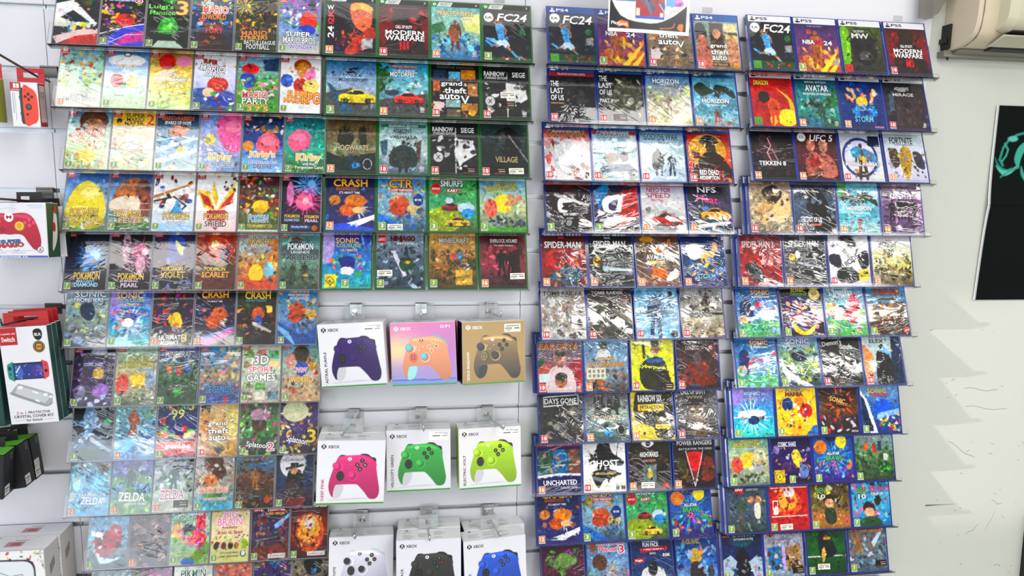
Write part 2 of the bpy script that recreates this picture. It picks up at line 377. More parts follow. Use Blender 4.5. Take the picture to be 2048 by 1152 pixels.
    def detail(s, n=110, amt=.20):
        """the small-scale busyness of printed artwork: tonal texture and strokes in the colours already there"""
        r = np.random.RandomState(s.rng.randrange(1 << 30)); f = np.zeros((s.ny, s.nx))
        for cell, w in ((16, .5), (7, .8), (3.5, .8)):
            gx, gy = int(s.W / cell) + 2, int(s.H / cell) + 2; g = r.randn(gy, gx)
            u, v = s.X / s.W * (gx - 1.001), s.Y / s.H * (gy - 1.001); i, j = u.astype(int), v.astype(int); u = u - i; v = v - j
            f += w * ((g[j, i] * (1 - u) + g[j, i + 1] * u) * (1 - v) + (g[j + 1, i] * (1 - u) + g[j + 1, i + 1] * u) * v)
        lum = s.img.mean(2); wgt = np.where(lum > .55, .30, 1.0)
        s.img = s.img * np.exp(amt * f * wgt)[..., None]
        for k in range(n):
            x, y = s.rng.uniform(3, s.W - 3), s.rng.uniform(.12 * s.H, .92 * s.H)
            c = s.img[int(y / s.H * (s.ny - 1)), int(x / s.W * (s.nx - 1))]
            q = s.rng.choice((.3, .45, .6, .75, 1.35, 1.7, 2.1)); q = s.rng.uniform(.72, 1.08) if c.mean() > .45 else q
            rr = s.rng.uniform(1.6, 6.5); s.ell(x, y, rr, rr * s.rng.uniform(.2, .6), np.clip(c * q * np.array([s.rng.uniform(.85, 1.15) for _ in 'rgb']), 0, .9), s.rng.uniform(0, 3.14))
        m = s.img.mean(2, keepdims=True); s.img = np.clip(m + (s.img - m) * 1.15, 0, 1)
        s.img = np.clip(s.img, 0, 1) ** 1.24
    def extend_top(s, mm):
        k = int(round(mm / s.step)); s.img = np.concatenate([np.repeat(s.img[:1], k, 0), s.img], 0); d = k * s.H / (s.ny - 1)
        s.ny += k; s.H += d; s.X, s.Y = np.meshgrid(np.linspace(0, s.W, s.nx), np.linspace(0, s.H, s.ny))
        s.texts = [t if isinstance(t[0], str) else (t[0], t[1] + d) + t[2:] for t in s.texts]; return d
    def emit(s, mb, y=0.0, x0=0.0, ztop=0.0, mi=0):
        """grid + lettering into mb; picture plane at local y, left edge x0, top edge ztop (metres)"""
        v = np.stack([x0 + s.X / 1000, np.full(s.X.shape, y), ztop - s.Y / 1000], -1).reshape(-1, 3)
        i = np.arange(s.nx * s.ny).reshape(s.ny, s.nx)
        q = np.stack([i[1:, :-1], i[1:, 1:], i[:-1, 1:], i[:-1, :-1]], -1).reshape(-1, 4)
        mb.add(v, q.tolist(), mi, s.img.reshape(-1, 3))
        for t in s.texts:
            if isinstance(t[0], str): continue
            text(mb, t[6], x0 + t[0] / 1000, ztop - t[1] / 1000, t[2] / 1000, t[3] / 1000, y, t[4], t[5], t[7], t[8], mi)
def text(mb, st, cx, cz, w, h, y, col, out=None, rot=0.0, shear=0.0, mi=0):
    for off, c, dy in ((.075, out, .00012), (.018, col, .00024)):
        if c is None: continue
        g, t = GLYPH[st, off]
        if len(t) == 0: continue
        px, pz = g[:, 0] * w + shear * g[:, 1] * h, g[:, 1] * h
        X = cx + px * math.cos(rot) - pz * math.sin(rot); Z = cz + px * math.sin(rot) + pz * math.cos(rot)
        mb.add(np.stack([X, np.full(len(X), y - dy), Z], -1), t.tolist(), mi, c)
def fast_mesh(mb, name, material):
    """mesh from a big builder without going through bmesh"""
    me = bpy.data.meshes.new(name); V = np.concatenate(mb.v).astype(np.float32)
    ln = np.array([len(f) for f in mb.f]); lv = np.fromiter((i for f in mb.f for i in f), np.int32)
    me.vertices.add(len(V)); me.vertices.foreach_set('co', V.ravel())
    me.loops.add(len(lv)); me.loops.foreach_set('vertex_index', lv)
    me.polygons.add(len(ln)); me.polygons.foreach_set('loop_start', np.concatenate([[0], np.cumsum(ln)[:-1]]).astype(np.int32))
    me.materials.append(material)
    ca = me.color_attributes.new('Col', 'FLOAT_COLOR', 'POINT')
    cc = np.ones((len(V), 4), np.float32); cc[:, :3] = np.concatenate(mb.c); ca.data.foreach_set('color', cc.ravel())
    me.update(calc_edges=True); return me

# measured layout of the rows: height of the case bottoms, centres of the cases (metres)
ROWS = {
    'sw': [
        (0.3353, [-0.8125, -0.7079, -0.6033, -0.4987, -0.3939, -0.2893]),
        (0.1887, [-0.8147, -0.7101, -0.6052, -0.5, -0.3951, -0.2905]),
        (0.0392, [-0.806, -0.7014, -0.5968, -0.4922, -0.3876, -0.283]),
        (-0.1123, [-0.8208, -0.7162, -0.6116, -0.507, -0.4024, -0.2966]),
        (-0.2622, [-0.8281, -0.7235, -0.6189, -0.5143, -0.4097, -0.3049]),
        (-0.4081, [-0.8374, -0.7328, -0.6282, -0.5229, -0.4183, -0.3137]),
        (-0.5647, [-0.8313, -0.7267, -0.6221, -0.5167, -0.4115, -0.3067]),
        (-0.7103, [-0.8406, -0.736, -0.6314, -0.5263, -0.4214, -0.3168]),
        (-0.8601, [-0.857, -0.7524, -0.6476, -0.5425, -0.4367, -0.3321]),
        (-1.0115, [-0.8209, -0.7163, -0.6117, -0.5071, -0.4015, -0.2969]),
        (-1.1628, [-0.8239, -0.7193, -0.6119, -0.5073, -0.4015, -0.2969]),
    ],
    'xb': [
        (0.3344, [-0.163, -0.0287, 0.1056, 0.24]),
        (0.1865, [-0.1637, -0.0294, 0.1049, 0.2392]),
        (0.0378, [-0.1657, -0.0314, 0.1029, 0.2372]),
        (-0.1096, [-0.1705, -0.0362, 0.0995, 0.2349]),
        (-0.2623, [-0.1818, -0.042, 0.0991, 0.2379]),
    ],
    'p4': [
        (0.3358, [0.4147, 0.549, 0.6858, 0.8217]),
        (0.1845, [0.4196, 0.5546, 0.6901, 0.8247]),
        (0.0319, [0.4092, 0.5435, 0.6795, 0.8159]),
        (-0.1078, [0.4167, 0.552, 0.6877, 0.8239]),
        (-0.2592, [0.4079, 0.5422, 0.6787, 0.8156]),
        (-0.4078, [0.4095, 0.5441, 0.6821, 0.8177]),
        (-0.5587, [0.4019, 0.5363, 0.6733, 0.8095]),
        (-0.7078, [0.4111, 0.5454, 0.6824, 0.8185]),
        (-0.8591, [0.4067, 0.541, 0.677, 0.8143]),
        (-1.0112, [0.4104, 0.5447, 0.679, 0.8149]),
        (-1.1628, [0.4279, 0.5644, 0.7019, 0.8409]),
    ],
    'p5': [
        (0.3407, [0.981, 1.1159, 1.2531, 1.3921]),
        (0.1896, [0.9935, 1.1278, 1.2646, 1.4025]),
        (0.0422, [1.0051, 1.1394, 1.2763, 1.4149]),
        (-0.1078, [1.0027, 1.1391, 1.2749, 1.4125]),
        (-0.2578, [0.9832, 1.1198, 1.2577, 1.3945]),
        (-0.4078, [0.9872, 1.1274, 1.2639, 1.3997]),
        (-0.5586, [0.9933, 1.1292, 1.2639, 1.4006]),
        (-0.7093, [0.99, 1.1266, 1.2625, 1.3983]),
        (-0.8586, [0.9851, 1.1217, 1.2571, 1.3924]),
        (-1.0082, [0.9872, 1.1243, 1.2592, 1.3944]),
        (-1.1578, [0.9836, 1.1183, 1.2587, 1.3981]),
    ],
}

COVER_TEXT = r"""
#sw1
dark racing scene with red stripes;g 243 223 123|e 50 8 40 12 432|s 30 9 40 0 100 40 532 842 363 c93 221|p eee 0 30 40 22 95 62 92 66 40 40 0 60|p e8e8e0 0 50 40 62 96 60 96 63 30 70 0 70|s 16 10 30 60 80 78 37b fd3 fff 5bd|p c32 20 100 50 80 100 76 100 100|p fdd 0 88 60 74 100 72 100 80 50 86 10 100
black kart race in rainbow colours;g 211 112 224|s 60 7 0 20 100 70 d33 fb3 35b f7a eee 7a3 431|e 55 55 22 12 c33|p 45d 0 100 40 70 100 58 100 100|p d4a 30 100 60 78 100 72 100 90|l fff 2 0 80 60 66 100 60|l fff 1.5 20 96 60 80 100 78|t 50 8 88 10 ddd/222 MARIOKART|t 48 17 64 6 36c/fff DELUXE|t 84 17 16 11 e33/fff 8|b 3
black haunted cover with green title;g 010 121 011|e 50 4 22 16 4a4|e 50 5 12 12 272|P 3a3 26 70 40 48 66 50 74 70 50 76|e 50 64 14 6 6c5|p cdc 16 100 30 88 70 88 90 100|l cdc 1 10 72 90 70|t 32 28 58 10 7d5/021 Luigi's|t 36 38 60 8 6c4/021 Mansion|t 82 28 28 26 fb3/420 3|b 7
crowded rainbow toy world;g 456 357 421|s 70 8 0 0 100 60 e44 fb3 4a4 48d f8b eee 853|e 50 82 34 14 421|s 14 6 24 72 80 96 f82 c31 210|t 36 18 32 7 fff/222 SUPER|t 56 28 60 13 e63/fff MARIO|t 52 41 60 10 f93/400 3DWORLD|t 54 57 44 5 a32/311 BOWSER'S|t 56 66 42 10 e33/400 FURY|b 7
dark scrap metal brawl scene;g 332 443 342|s 90 7 0 2 100 62 222 653 a84 333 d93 556 fd5 b33|y dd6 20 20 14 2 40 1|s 20 5 10 50 90 66 d73 eb4 333|T 4 0 46 68 62 10 f83/300 MARIO|T 4 0 46 76 66 7 fb4/300 STRIKERS|t 60 84 76 7 eee/111 BATTLE LEAGUE|t 56 92 56 9 eee/111 FOOTBALL|b 7
pale flower world with white title;g 86a 79c ddc|s 50 9 0 0 100 55 6a5 36a b5a eee 7b4 c55|e 72 42 22 16 d43|e 68 58 22 10 35b|s 12 7 0 20 50 50 4a4 fff fc5|e 80 9 10 8 124|t 48 66 62 9 fff/223 SUPER|t 52 77 82 12 fff/223 MARIO BROS.|t 55 89 58 8 84c/fff WONDER|b 3
#sw2
pale crowd of fighters;g 9bc bdb ccb|s 60 8 0 4 100 60 c44 345 fc5 5a5 8ac eee 955|s 30 10 0 55 100 90 dda 9b7 cdc eec|T 0 0 52 80 44 6 666/eee SUPER|T 0 0 54 87 78 8 666/eee SMASH BROS.|b 12
white cloud and blue sky;g 48b def 9b6|e 50 16 44 10 fff|e 50 6 9 4 333|e 50 6 6 2.6 fff|s 20 8 0 58 100 100 7b5 ac8 9d6 c66|e 30 52 16 12 c88|e 66 54 14 12 fc9|t 50 26 44 6 c96/fff OLYMPIC GAMES|t 50 31 38 4 49c/fff TOKYO|b 7
yellow field with red dome;g a84 fd7 ad6|e 40 16 20 14 c32|e 80 14 18 10 e9b|s 24 9 0 55 100 100 9c5 fe8 7b4 ec6|t 44 38 40 6 eee/775 SUPER|t 54 47 84 8 eee/775 MARIO BROS.U|t 52 58 64 8 fe8/884 DELUXE|b 3
white party with confetti;g fff ddf 357|s 20 5 0 0 100 30 333 c33 eb3 46b|p 36a 0 62 60 58 100 70 100 90 0 90|e 58 54 26 14 c43|e 66 80 34 14 35b|e 36 68 14 8 fdb|s 14 8 30 70 100 100 fff 3a4 c33|T -6 0 38 13 34 8 c33/222 SUPER|T -6 0 44 25 60 11 fff/111 MARIO|T -8 0 50 36 46 10 fff/111 PARTY|b 3
green board with dice and grass;g 9bd 6a5 5a3|p 357 60 6 100 2 100 26 66 26|e 30 24 22 10 d33|e 24 44 20 14 35b|s 50 7 0 40 100 70 8c5 eee f9b fd5 5a4 b73|t 44 70 62 12 d33/fff MARIO|t 46 81 66 11 fff/222 PARTY|t 46 89 60 5 fd4/531 SUPERSTARS|t 52 95 50 8 fc6/c83 3 7 5|b 3
white cover with heap of colours;g fff eee fff|e 54 14 22 12 b52|e 56 22 18 14 d94|e 74 30 14 12 f9c|e 16 42 16 12 46b|e 50 50 18 14 c33|e 76 52 20 14 ed8|s 26 6 10 16 90 62 c43 e94 eee 46a fb8 fd6|T -3 0 44 67 52 13 fb3/c31 SUPER|T -3 0 36 78 52 9 fb3/c31 MARIO|t 76 73 44 20 fb3/c31 RPG|b 7
#sw3
pale jungle with brown shape;g 69b dec bca|e 60 16 34 20 643|e 60 24 24 12 a75|s 20 8 0 20 100 60 c44 d95 9cb|t 50 40 70 10 c44/fed DONKEY KONG|t 50 53 84 8 ea7/fff COUNTRY|s 30 9 0 60 100 100 ee9 cc5 e96 fff|e 50 78 22 12 ed5|b 3
yellow banner over pale blocks;g fc3 ddd bc9|r fc2 0 0 100 24|r ddd 0 24 100 30|e 18 52 16 12 dcb|e 76 44 16 12 dcb|s 24 8 0 58 100 100 9b8 ec8 c96 eee|t 52 5 46 7 432/fc2 SUPER|t 52 12 42 7 432/fc2 MARIO|t 50 19 46 7 432/fc2 MAKER|t 88 12 20 20 c43/fc2 2|e 14 15 7 5 432|b 3
blue night with white streaks;g 124 59b cdd|s 40 7 0 30 100 100 fff 8cf 47b e8a fb6|e 52 30 24 10 c75|e 64 66 14 9 fc7|p cde 0 60 100 40 100 44 0 70|p def 0 80 100 60 100 66 0 92|l fff 2 0 48 60 40 100 44|t 50 8 78 8 e63/123 MARIO+RABBIDS|t 50 16 64 6 fff/123 SPARKS OF HOPE|b 7
big pink ball on clouds;g 8ad bbd 9bd|P e7a 40 10 70 0 100 4 100 60 70 64 46 40|e 80 20 20 10 f9b|e 24 44 14 10 dc7|s 24 8 0 60 60 100 8ad fff e8a 69b|t 52 76 56 16 fc3/fff Kirby|t 56 88 62 9 47a/fff STAR ALLIES|b 7
pink ball under dark starry sky;g 134 25a adf|s 30 6 0 0 100 40 fff c73 359 fb5 732|P e78 34 46 60 28 88 40 90 60 66 70 40 64|e 64 44 18 8 f9a|e 14 54 14 9 d93|e 66 22 22 8 b84|e 66 18 14 6 358|s 16 9 0 74 100 100 9cf fff 7ad|t 50 70 62 14 fc3/fff Kirby's|t 52 82 70 6 79c/fff Return to|t 52 90 46 8 346/ddf DELUXE|b 7
pink ball in green ruins;g 378 3a9 474|s 30 7 40 0 100 60 2a8 5b9 376 8cd|P e79 6 40 30 22 56 26 64 44 50 58 20 60|e 34 36 18 8 f9b|s 40 6 0 66 100 100 3a3 6c4 285 9d6|t 60 74 62 16 fc3/fff Kirby|t 60 84 30 5 fff/363 and the|t 62 91 70 7 fff/363 Forgotten Land|b 7
#sw4
yellow mass on blue sky;g 36a 9bd 584|P ed5 4 60 20 30 50 14 84 30 98 60 90 84 50 92 10 84|e 52 84 46 14 cb4|e 34 66 30 8 fe8|e 60 36 24 10 fe9|s 10 8 0 84 100 100 4a4 eee 6b5|t 48 68 66 12 fc3/235 POKéMON|t 10 80 16 8 fff/222 Let's Go|t 50 81 64 9 fe6/863 PIKACHU|b 7
brown mass on blue sky;g 358 9bd 363|P b74 6 50 24 20 60 8 90 24 96 56 60 66 20 64|e 80 30 18 20 743|e 44 56 44 16 edc|e 52 84 50 12 584|e 88 54 14 22 954|s 10 6 60 80 100 100 c42 eee 4a4|e 60 78 30 6 ca6|t 46 70 64 12 fc3/235 POKéMON|t 12 81 18 8 fff/222 Let's Go|t 54 82 56 9 da6/532 EEVEE|b 7
blue sword on white;g fff eee def|s 20 12 0 6 90 60 235 843 46a ddd 932|p b84 0 38 90 16 92 19 0 44|l 532 5 4 48 50 40 80 56 60 70|p 5ad 40 72 60 44 76 72|p bdf 0 92 40 84 100 90 100 100 0 100|t 58 74 64 12 fc3/235 POKéMON|t 58 87 46 7 fff/358 SWORD|b 7
red and gold shield fan;g eee fff fdd|p ec5 0 26 30 30 48 64 20 60 10 44|p c33 4 30 30 40 44 62 20 52|p ec5 96 10 60 50 52 64 90 50|p c33 96 26 64 52 56 62 84 52|p ec5 40 10 54 40 50 60 36 34|s 12 8 50 0 100 30 532 322 ec5|p c24 26 64 76 62 72 84 50 98 30 86|t 50 74 60 11 fc3/235 POKéMON|t 50 87 54 10 222/fff SHIELD|b 7
orange crowd and grass ring;g 423 642 684|s 90 7 0 4 100 70 c43 e83 fd4 4a5 845 eee 46a|e 54 56 20 12 fc3|s 10 9 10 66 100 78 9b5 c85|t 50 77 50 12 38c/fff POKKEN|t 54 90 64 6 fd4/134 TOURNAMENT DX|r eee 0 97 100 100|b 7
black cover with pink star burst;g 112 213 001|y 7bf 70 16 30 2 60 1.5|y f5a 62 44 26 2 60 1.5|e 76 14 10 8 9cf|e 58 46 22 15 e79|e 22 32 9 22 d8b|e 62 44 8 6 fcd|t 28 72 38 6 fc3/235 POKéMON|t 78 73 36 6 fc3/235 POKéMON|t 28 79 38 5 acf/336 DIAMOND|t 78 80 34 5 fdf/634 PEARL|r 36a 24 88 74 95|e 86 93 7 5 d74|t 48 91 40 3 fff DUAL PACK|b 7
#sw5
black cover with blue burst;g 112 124 012|y 38c 62 44 34 2 52 1.6|y 9df 66 40 22 2 30 1|e 68 42 12 9 adf|e 54 52 18 12 37a|t 54 76 62 13 fc3/235 POKéMON|t 52 85 44 4 adf/247 BRILLIANT|t 54 91 56 7 bef/247 DIAMOND|b 7
black cover with pink burst;g 211 323 212|y c8a 72 42 22 4 60 1.4|e 38 26 10 26 b9a|e 72 34 20 13 c79|e 74 56 12 16 dab|e 84 34 8 7 ecd|t 54 77 62 12 fc3/235 POKéMON|t 50 85 44 4 ede/534 SHINING|t 52 92 42 7 ede/534 PEARL|b 7
purple cover with gold plaque;g 324 436 223|P 35a 40 4 70 10 80 30 70 46 40 46 34 26|P dd6 52 14 70 26 72 40 60 34|e 44 48 14 6 46a|p 542 6 54 96 54 90 80 12 80|s 14 4 4 50 96 56 b95 865|s 14 8 10 84 90 100 546 313 88c|t 48 64 52 7 fc3/235 POKéMON|t 50 74 60 10 ec5/432 VIOLET|b 7
orange red cover with gold plaque;g a42 843 631|P c52 40 6 80 16 90 40 50 50 30 30|P 346 60 24 84 34 74 50 60 46|e 46 22 10 8 eda|s 14 8 10 10 90 50 d53 732 e84|p 542 6 54 96 54 90 80 12 80|s 14 4 4 50 96 56 b95 865|t 48 64 52 7 fc3/235 POKéMON|t 50 74 68 10 fb3/921 SCARLET|b 7
city street with orange floor;g 9bc b96 d63|r c84 76 10 100 60|s 36 8 0 24 100 74 c33 864 8cd 364 e97 fd5 dde|e 46 72 18 16 fd3|e 78 66 12 14 9cd|r d63 0 84 100 100|t 48 7 46 6 fff/333 DETECTIVE|t 54 15 68 10 fc5/235 PIKACHU|t 52 23 42 6 eee/822 RETURNS|b 7
grey mountain with black title;g 699 798 454|p 843 16 12 42 6 66 14|p 566 0 26 40 10 70 22 100 30 100 46 0 46|h 34 84 30 443|h 64 84 32 333|s 24 7 0 62 100 100 563 784 343 a85|t 52 24 66 12 fff/357 POKéMON|t 52 34 48 5 cdd/465 LEGENDS|t 54 44 78 9 222/899 ARCEUS|b 7
#sw6
pale blue swirl with curved road;g 8ab 9a9 567|s 40 9 0 20 100 90 cc6 79b dcb 345 aac|P 235 34 30 60 26 70 44 56 56 36 46|P 9ab 0 74 40 84 70 100 50 100 0 80|s 12 6 60 40 100 80 dde 8bc 345|t 56 10 76 11 fff/357 SONIC|t 52 20 72 7 eef/468 FRONTIERS|b 7
rainbow rays on turquoise;g 54a 39c 4bb|y ddf 50 60 24 10 60 2|e 10 20 20 30 a9d|s 30 7 10 40 90 70 e84 b4b eee 4c6|P 238 36 44 62 44 66 56 50 64 34 56|e 46 60 14 8 fff|l d4a 2 10 40 36 50|t 46 13 66 10 fc4/53a SONIC|t 50 21 66 6 9c5/46b COLOURS|t 50 29 40 4 fc4/46b ULTIMATE|b 7
dark red and purple battle;g 322 434 112|s 80 7 0 4 100 64 622 346 435 d43 223 a4a|P ec3 44 46 66 44 74 66 54 70 40 58|e 60 66 8 6 d95|s 20 8 0 70 100 86 abd 445 eee|t 52 79 14 4 d22 MARVEL|t 50 86 60 8 fff/222 ULTIMATE|t 46 95 46 7 fff/222 ALLIANCE|t 82 87 14 14 fc3/222 3|b 12
black space with orange leap;g 112 224 414|y fff 60 58 20 2 26 1|s 40 7 0 10 100 60 334 46a 853 a46|e 60 46 20 12 d74|e 46 60 18 12 c63|p d6a 0 96 40 80 100 70 100 78 40 100|p 79d 0 84 60 78 100 66 100 70 30 90|t 48 12 68 12 fb3/521 CRASH|t 46 19 56 4 a43/321 BANDICOOT|t 48 24 38 3 eef IT'S ABOUT TIME|b 12
dark jungle with yellow title;g 342 322 211|s 40 9 0 30 100 90 463 853 243 e96 532|e 54 46 16 12 c63|e 56 58 10 10 46a|p dcb 40 60 90 76 88 80 40 66|p ec6 76 32 90 32 90 44 76 44|t 52 14 66 13 fc3/521 CRASH|t 48 23 54 4 3ac/123 N.SANE TRILOGY|b 7
orange racer on blue track;g 39c 79b 249|s 30 8 0 10 100 46 c93 6a5 642 ec8|P c64 30 30 60 28 70 46 56 58 34 50|e 46 50 20 12 b53|e 84 48 16 10 ca6|s 20 8 50 50 100 74 554 864 333|p 36a 0 60 36 74 70 100 40 100 0 80|p 9ce 0 66 30 80 46 100 40 100 0 74|p 26a 60 100 100 70 100 100|t 56 4 50 12 fb3/521 CTR|t 52 13 56 4 fff/c32 CRASH TEAM RACING|t 54 19 50 4 48c/fff NITRO-FUELED|b 3
#sw7
purple bubbles and stars;g 213 435 436|s 50 8 0 10 100 80 547 879 324 98c|e 62 44 14 10 ca5|e 70 74 18 12 a7c|e 20 76 14 12 98a|s 16 10 0 84 90 100 cdf 657 fff|e 60 8 20 6 aab|t 48 29 46 6 ccf/324 COSMIC SHAKE|b 7
pale teal seabed with yellow block;g 9ba cb9 786|P ec5 40 48 70 46 70 66 42 66|e 18 64 16 18 d65|e 86 56 14 18 9ab|s 30 7 0 76 100 100 333 676 564 abb|s 12 6 60 70 100 90 dd8 eee|t 56 22 50 8 dc4/453 BATTLE FOR|t 52 31 76 9 dc4/453 BIKINI BOTTOM|t 74 40 40 4 9cd/357 Rehydrated|b 7
green block hills under grey sky;g 77a 575 353|s 60 8 0 26 100 60 464 353 686 475|r c74 20 32 32 46|r b44 46 34 58 50|r 46a 66 30 76 50|r 3a3 40 74 60 88|s 40 9 0 60 100 100 343 252 464 222|t 52 14 74 11 ccc/333 MINECRAFT|b 7
blue cliff with pink reef;g 39c a97 25a|s 60 8 0 10 100 80 38b d87 8ac ca9 e9a 27a|s 20 10 50 0 100 60 dc9 cb8|t 50 76 66 12 49d/124 LEGENDS|r c45 62 90 74 98|b 7
pale grid of sports pictures;g ddc bcb cba|r 8a6 4 8 30 22|r c98 36 8 62 18|r 7b8 68 10 96 24|r a97 4 28 24 40|r eda 70 28 96 40|r 9a7 4 64 30 76|r 6a5 36 66 62 78|r bbb 68 66 96 78|r 987 4 82 30 96|r eed 36 82 62 96|r 8ab 68 82 96 96|s 14 8 0 0 100 100 eed dcb c96|t 50 26 38 16 fff/666 3D|t 50 43 66 10 e56/fff SPORT|t 50 57 74 13 fff/555 GAMES|b 7
blue sky and sandy beach;g 6ac bba ca8|e 48 18 22 16 543|e 20 28 14 14 c98|e 78 32 16 14 c95|e 50 42 18 12 46a|p 9ba 72 8 100 4 100 30 76 30|s 30 7 0 60 100 86 964 b85 357 ec8 c43|e 88 50 7 5 d55|p 46b 36 34 66 34 60 52 50 58 40 52|t 50 45 30 8 e56/fff PAW|t 48 62 52 10 fc5/a63 WORLD|b 3
#sw8
black night with blue player;g 222 234 357|e 40 30 16 26 79b|s 12 10 14 30 60 60 abd 9bd|p 357 60 70 100 80 100 100 0 100 0 76|s 20 9 0 30 40 80 58a 79b cde|p bcd 46 60 100 84 98 88 42 66|e 84 36 9 6 4a7|e 50 90 34 12 253|t 62 6 60 12 ddd/234 FC24|e 14 5 10 7 aaa|t 14 5 12 4 222 EA|b 3
blue sky archer leap;g 8bb 79a 48b|s 40 10 0 30 100 100 48b 7bd 36a ace|h 44 66 52 a64|s 10 8 70 10 100 50 8a7 cc8|l 345 2 10 50 16 76 34 94|p 8cf 0 70 46 60 60 70 20 94 0 90|t 74 4 40 6 ca6/455 PERSIA|L u 86 88|b 16
dark blue with falling bricks;g 225 237 225|r c44 6 30 20 42|r 5a4 8 46 26 56|r ca4 0 56 14 64|r d64 14 56 30 66|r 4a5 30 58 46 66|r c44 62 46 76 56|r 6b4 76 52 96 60|r dc5 68 58 84 66|r c55 84 60 100 66|r d63 44 62 60 68|r c23 0 72 100 96|r 124 0 68 100 72|t 14 10 14 16 3a7/111 T|t 34 10 14 16 d63/111 E|t 50 10 14 16 ca3/111 T|t 64 10 12 16 6b4/111 R|t 74 10 4 16 49c/111 I|t 84 11 14 17 ec4/111 S|t 50 25 34 16 dd7/433 99|t 62 81 52 7 fff ONLINE|r fff 24 78 32 85|b 3
tan cover with three portrait panels;g cb8 ca7 b95|P 432 4 6 22 4 26 24 8 30|P c96 6 26 24 26 30 66 40 100 4 100|P ec9 38 6 62 6 58 34 44 36|P dc8 66 10 100 10 100 60 74 60|s 16 8 66 10 100 70 dca ba8 ed9|p 333 40 84 66 84 54 100|r ba7 24 74 72 82|t 48 44 50 9 fff/333 grand|t 50 56 54 9 fff/333 theft|t 48 68 44 9 fff/333 auto|e 86 84 8 6 da3|b 18
paint splatter in pink and green;g 564 685 243|s 90 8 0 4 100 100 d4a 4a5 222 8c4 634 eec 3a9 d59|e 50 44 20 16 543|e 52 30 26 10 b9a|T -8 0 48 84 60 12 fff/222 Splatoon|t 82 86 18 14 e58/fff 2|b 7
yellow paint splatter on purple;g 436 547 324|s 100 8 0 4 100 100 ec3 437 222 cb5 658 fe6 eec b73|e 40 26 34 18 ddb|t 60 8 30 6 dc3/333 OOO|T -12 0 46 78 56 14 fff/222 Splatoon|t 84 70 24 24 ec3/222 3|b 7
#sw9
pale blue sky over islands;g 79a 8bc 6ac|s 40 12 0 10 100 90 9ce bde 68a cdd|p 765 54 10 100 16 90 30 70 24|p 543 60 14 90 18 80 34|t 54 66 74 5 cde/678 TEARS OF THE|T -4 0 58 76 56 12 eef/68a ZELDA|b 12
blue sky over green meadow;g 66a 79b 694|s 30 12 0 10 100 40 77b 99c bcd 668|p 797 0 40 60 34 100 38 100 50 0 52|e 46 28 8 6 b96|h 46 70 48 465|s 30 12 0 60 100 100 7a4 9b6 583|T -3 0 52 72 68 15 eed/575 ZELDA|t 64 84 52 4 eee/575 BREATH OF THE WILD|b 12
grey battle with red title;g 99a 9a9 bba|s 60 9 0 10 100 66 677 899 bbb 465 dde 334|e 46 4 20 8 734|h 50 70 50 355|t 48 71 62 16 b34/eee ZELDA|q 72 88|b 12
brown jungle with orange title;g bbb a98 6bc|e 46 18 26 16 754|e 60 36 20 14 643|e 40 50 18 12 c85|s 20 8 0 20 100 60 cc9 864 9ab ddc|t 48 66 76 10 e73/fed DONKEY KONG|e 50 75 24 4 6a5|t 52 81 60 4 e85/fff TROPICAL FREEZE|s 14 10 0 84 100 100 6bd 9de|b 3
dark jungle crowd with ornate title;g 7ab 643 332|p 579 40 14 100 20 100 32 30 34|s 80 8 0 30 100 100 543 643 865 332 754 963|h 50 70 40 a74|e 84 86 8 6 c53|t 48 10 66 14 b74/421 JUMANJI|r 642 18 18 74 22|b 7
night rider before pale moon;g 335 346 434|e 44 26 34 24 eee|h 50 100 76 222|p 222 24 32 72 26 76 30 26 37|r 332 38 24 60 31|e 48 38 10 6 c97|p 433 20 70 40 52 64 52 84 76 76 100 24 100|p 833 26 84 80 84 76 100 30 100|t 58 6 50 11 d33/fff ZORRO|t 44 19 58 4 333 THE CHRONICLES|b 7
#sw10
red motorbike rider under blue sky;g 69b 9bc 344|P a23 16 50 50 36 80 30 84 60 60 76 30 84|e 66 36 14 10 b43|p eee 6 36 40 40 36 48 6 44|s 30 7 0 36 90 80 222 732 a34 444 eee|s 16 9 0 76 100 100 455 355 233|P dee 30 80 60 84 84 82 60 90 34 90|t 58 7 44 5 fff/68a THE OFFICIAL GAME|b 3
grey streaked rock cover;g 766 655 544|s 60 14 0 0 100 100 543 877 655 988 433 a98|l ba8 1.4 10 26 56 44|l ba8 1 34 20 50 48|l a97 1 20 60 70 30|l cb9 1 40 80 90 46|t 50 9 40 4 a98/655 MIST|b 12
candy meadow with pink hair;g 9bb 9b8 6a3|e 76 30 14 24 d35|e 46 42 18 10 345|e 66 58 24 16 d35|e 16 42 14 14 da4|s 30 8 0 40 100 84 e85 49b d46 8c4 a5b|P 8a3 0 80 50 76 100 84 100 100 0 100|e 46 96 20 6 58c|t 46 10 70 12 8ab/fff Trolls|b 3
cream cover with pink title;g eda edb dd9|s 40 4 0 0 100 24 c55 6a4 46a eb4|s 40 4 0 54 100 74 c55 6a4 46a eb4|e 14 72 7 6 543|e 34 72 7 6 844|e 52 72 7 6 333|e 68 72 7 6 a84|r ac4 82 60 94 78|r ac4 78 66 98 70|e 86 86 8 6 333|e 86 86 5 4 fff|t 50 18 36 12 f8b/fff BIG|t 48 31 66 13 f8b/fff BRAIN|t 48 41 42 6 a24 Academy|t 50 49 66 6 a24 Brain vs. Brain|t 50 84 48 3 432 PLAY YOUR BRAIN|t 50 90 50 3 432 FAMILY AND FRIENDS|b 3
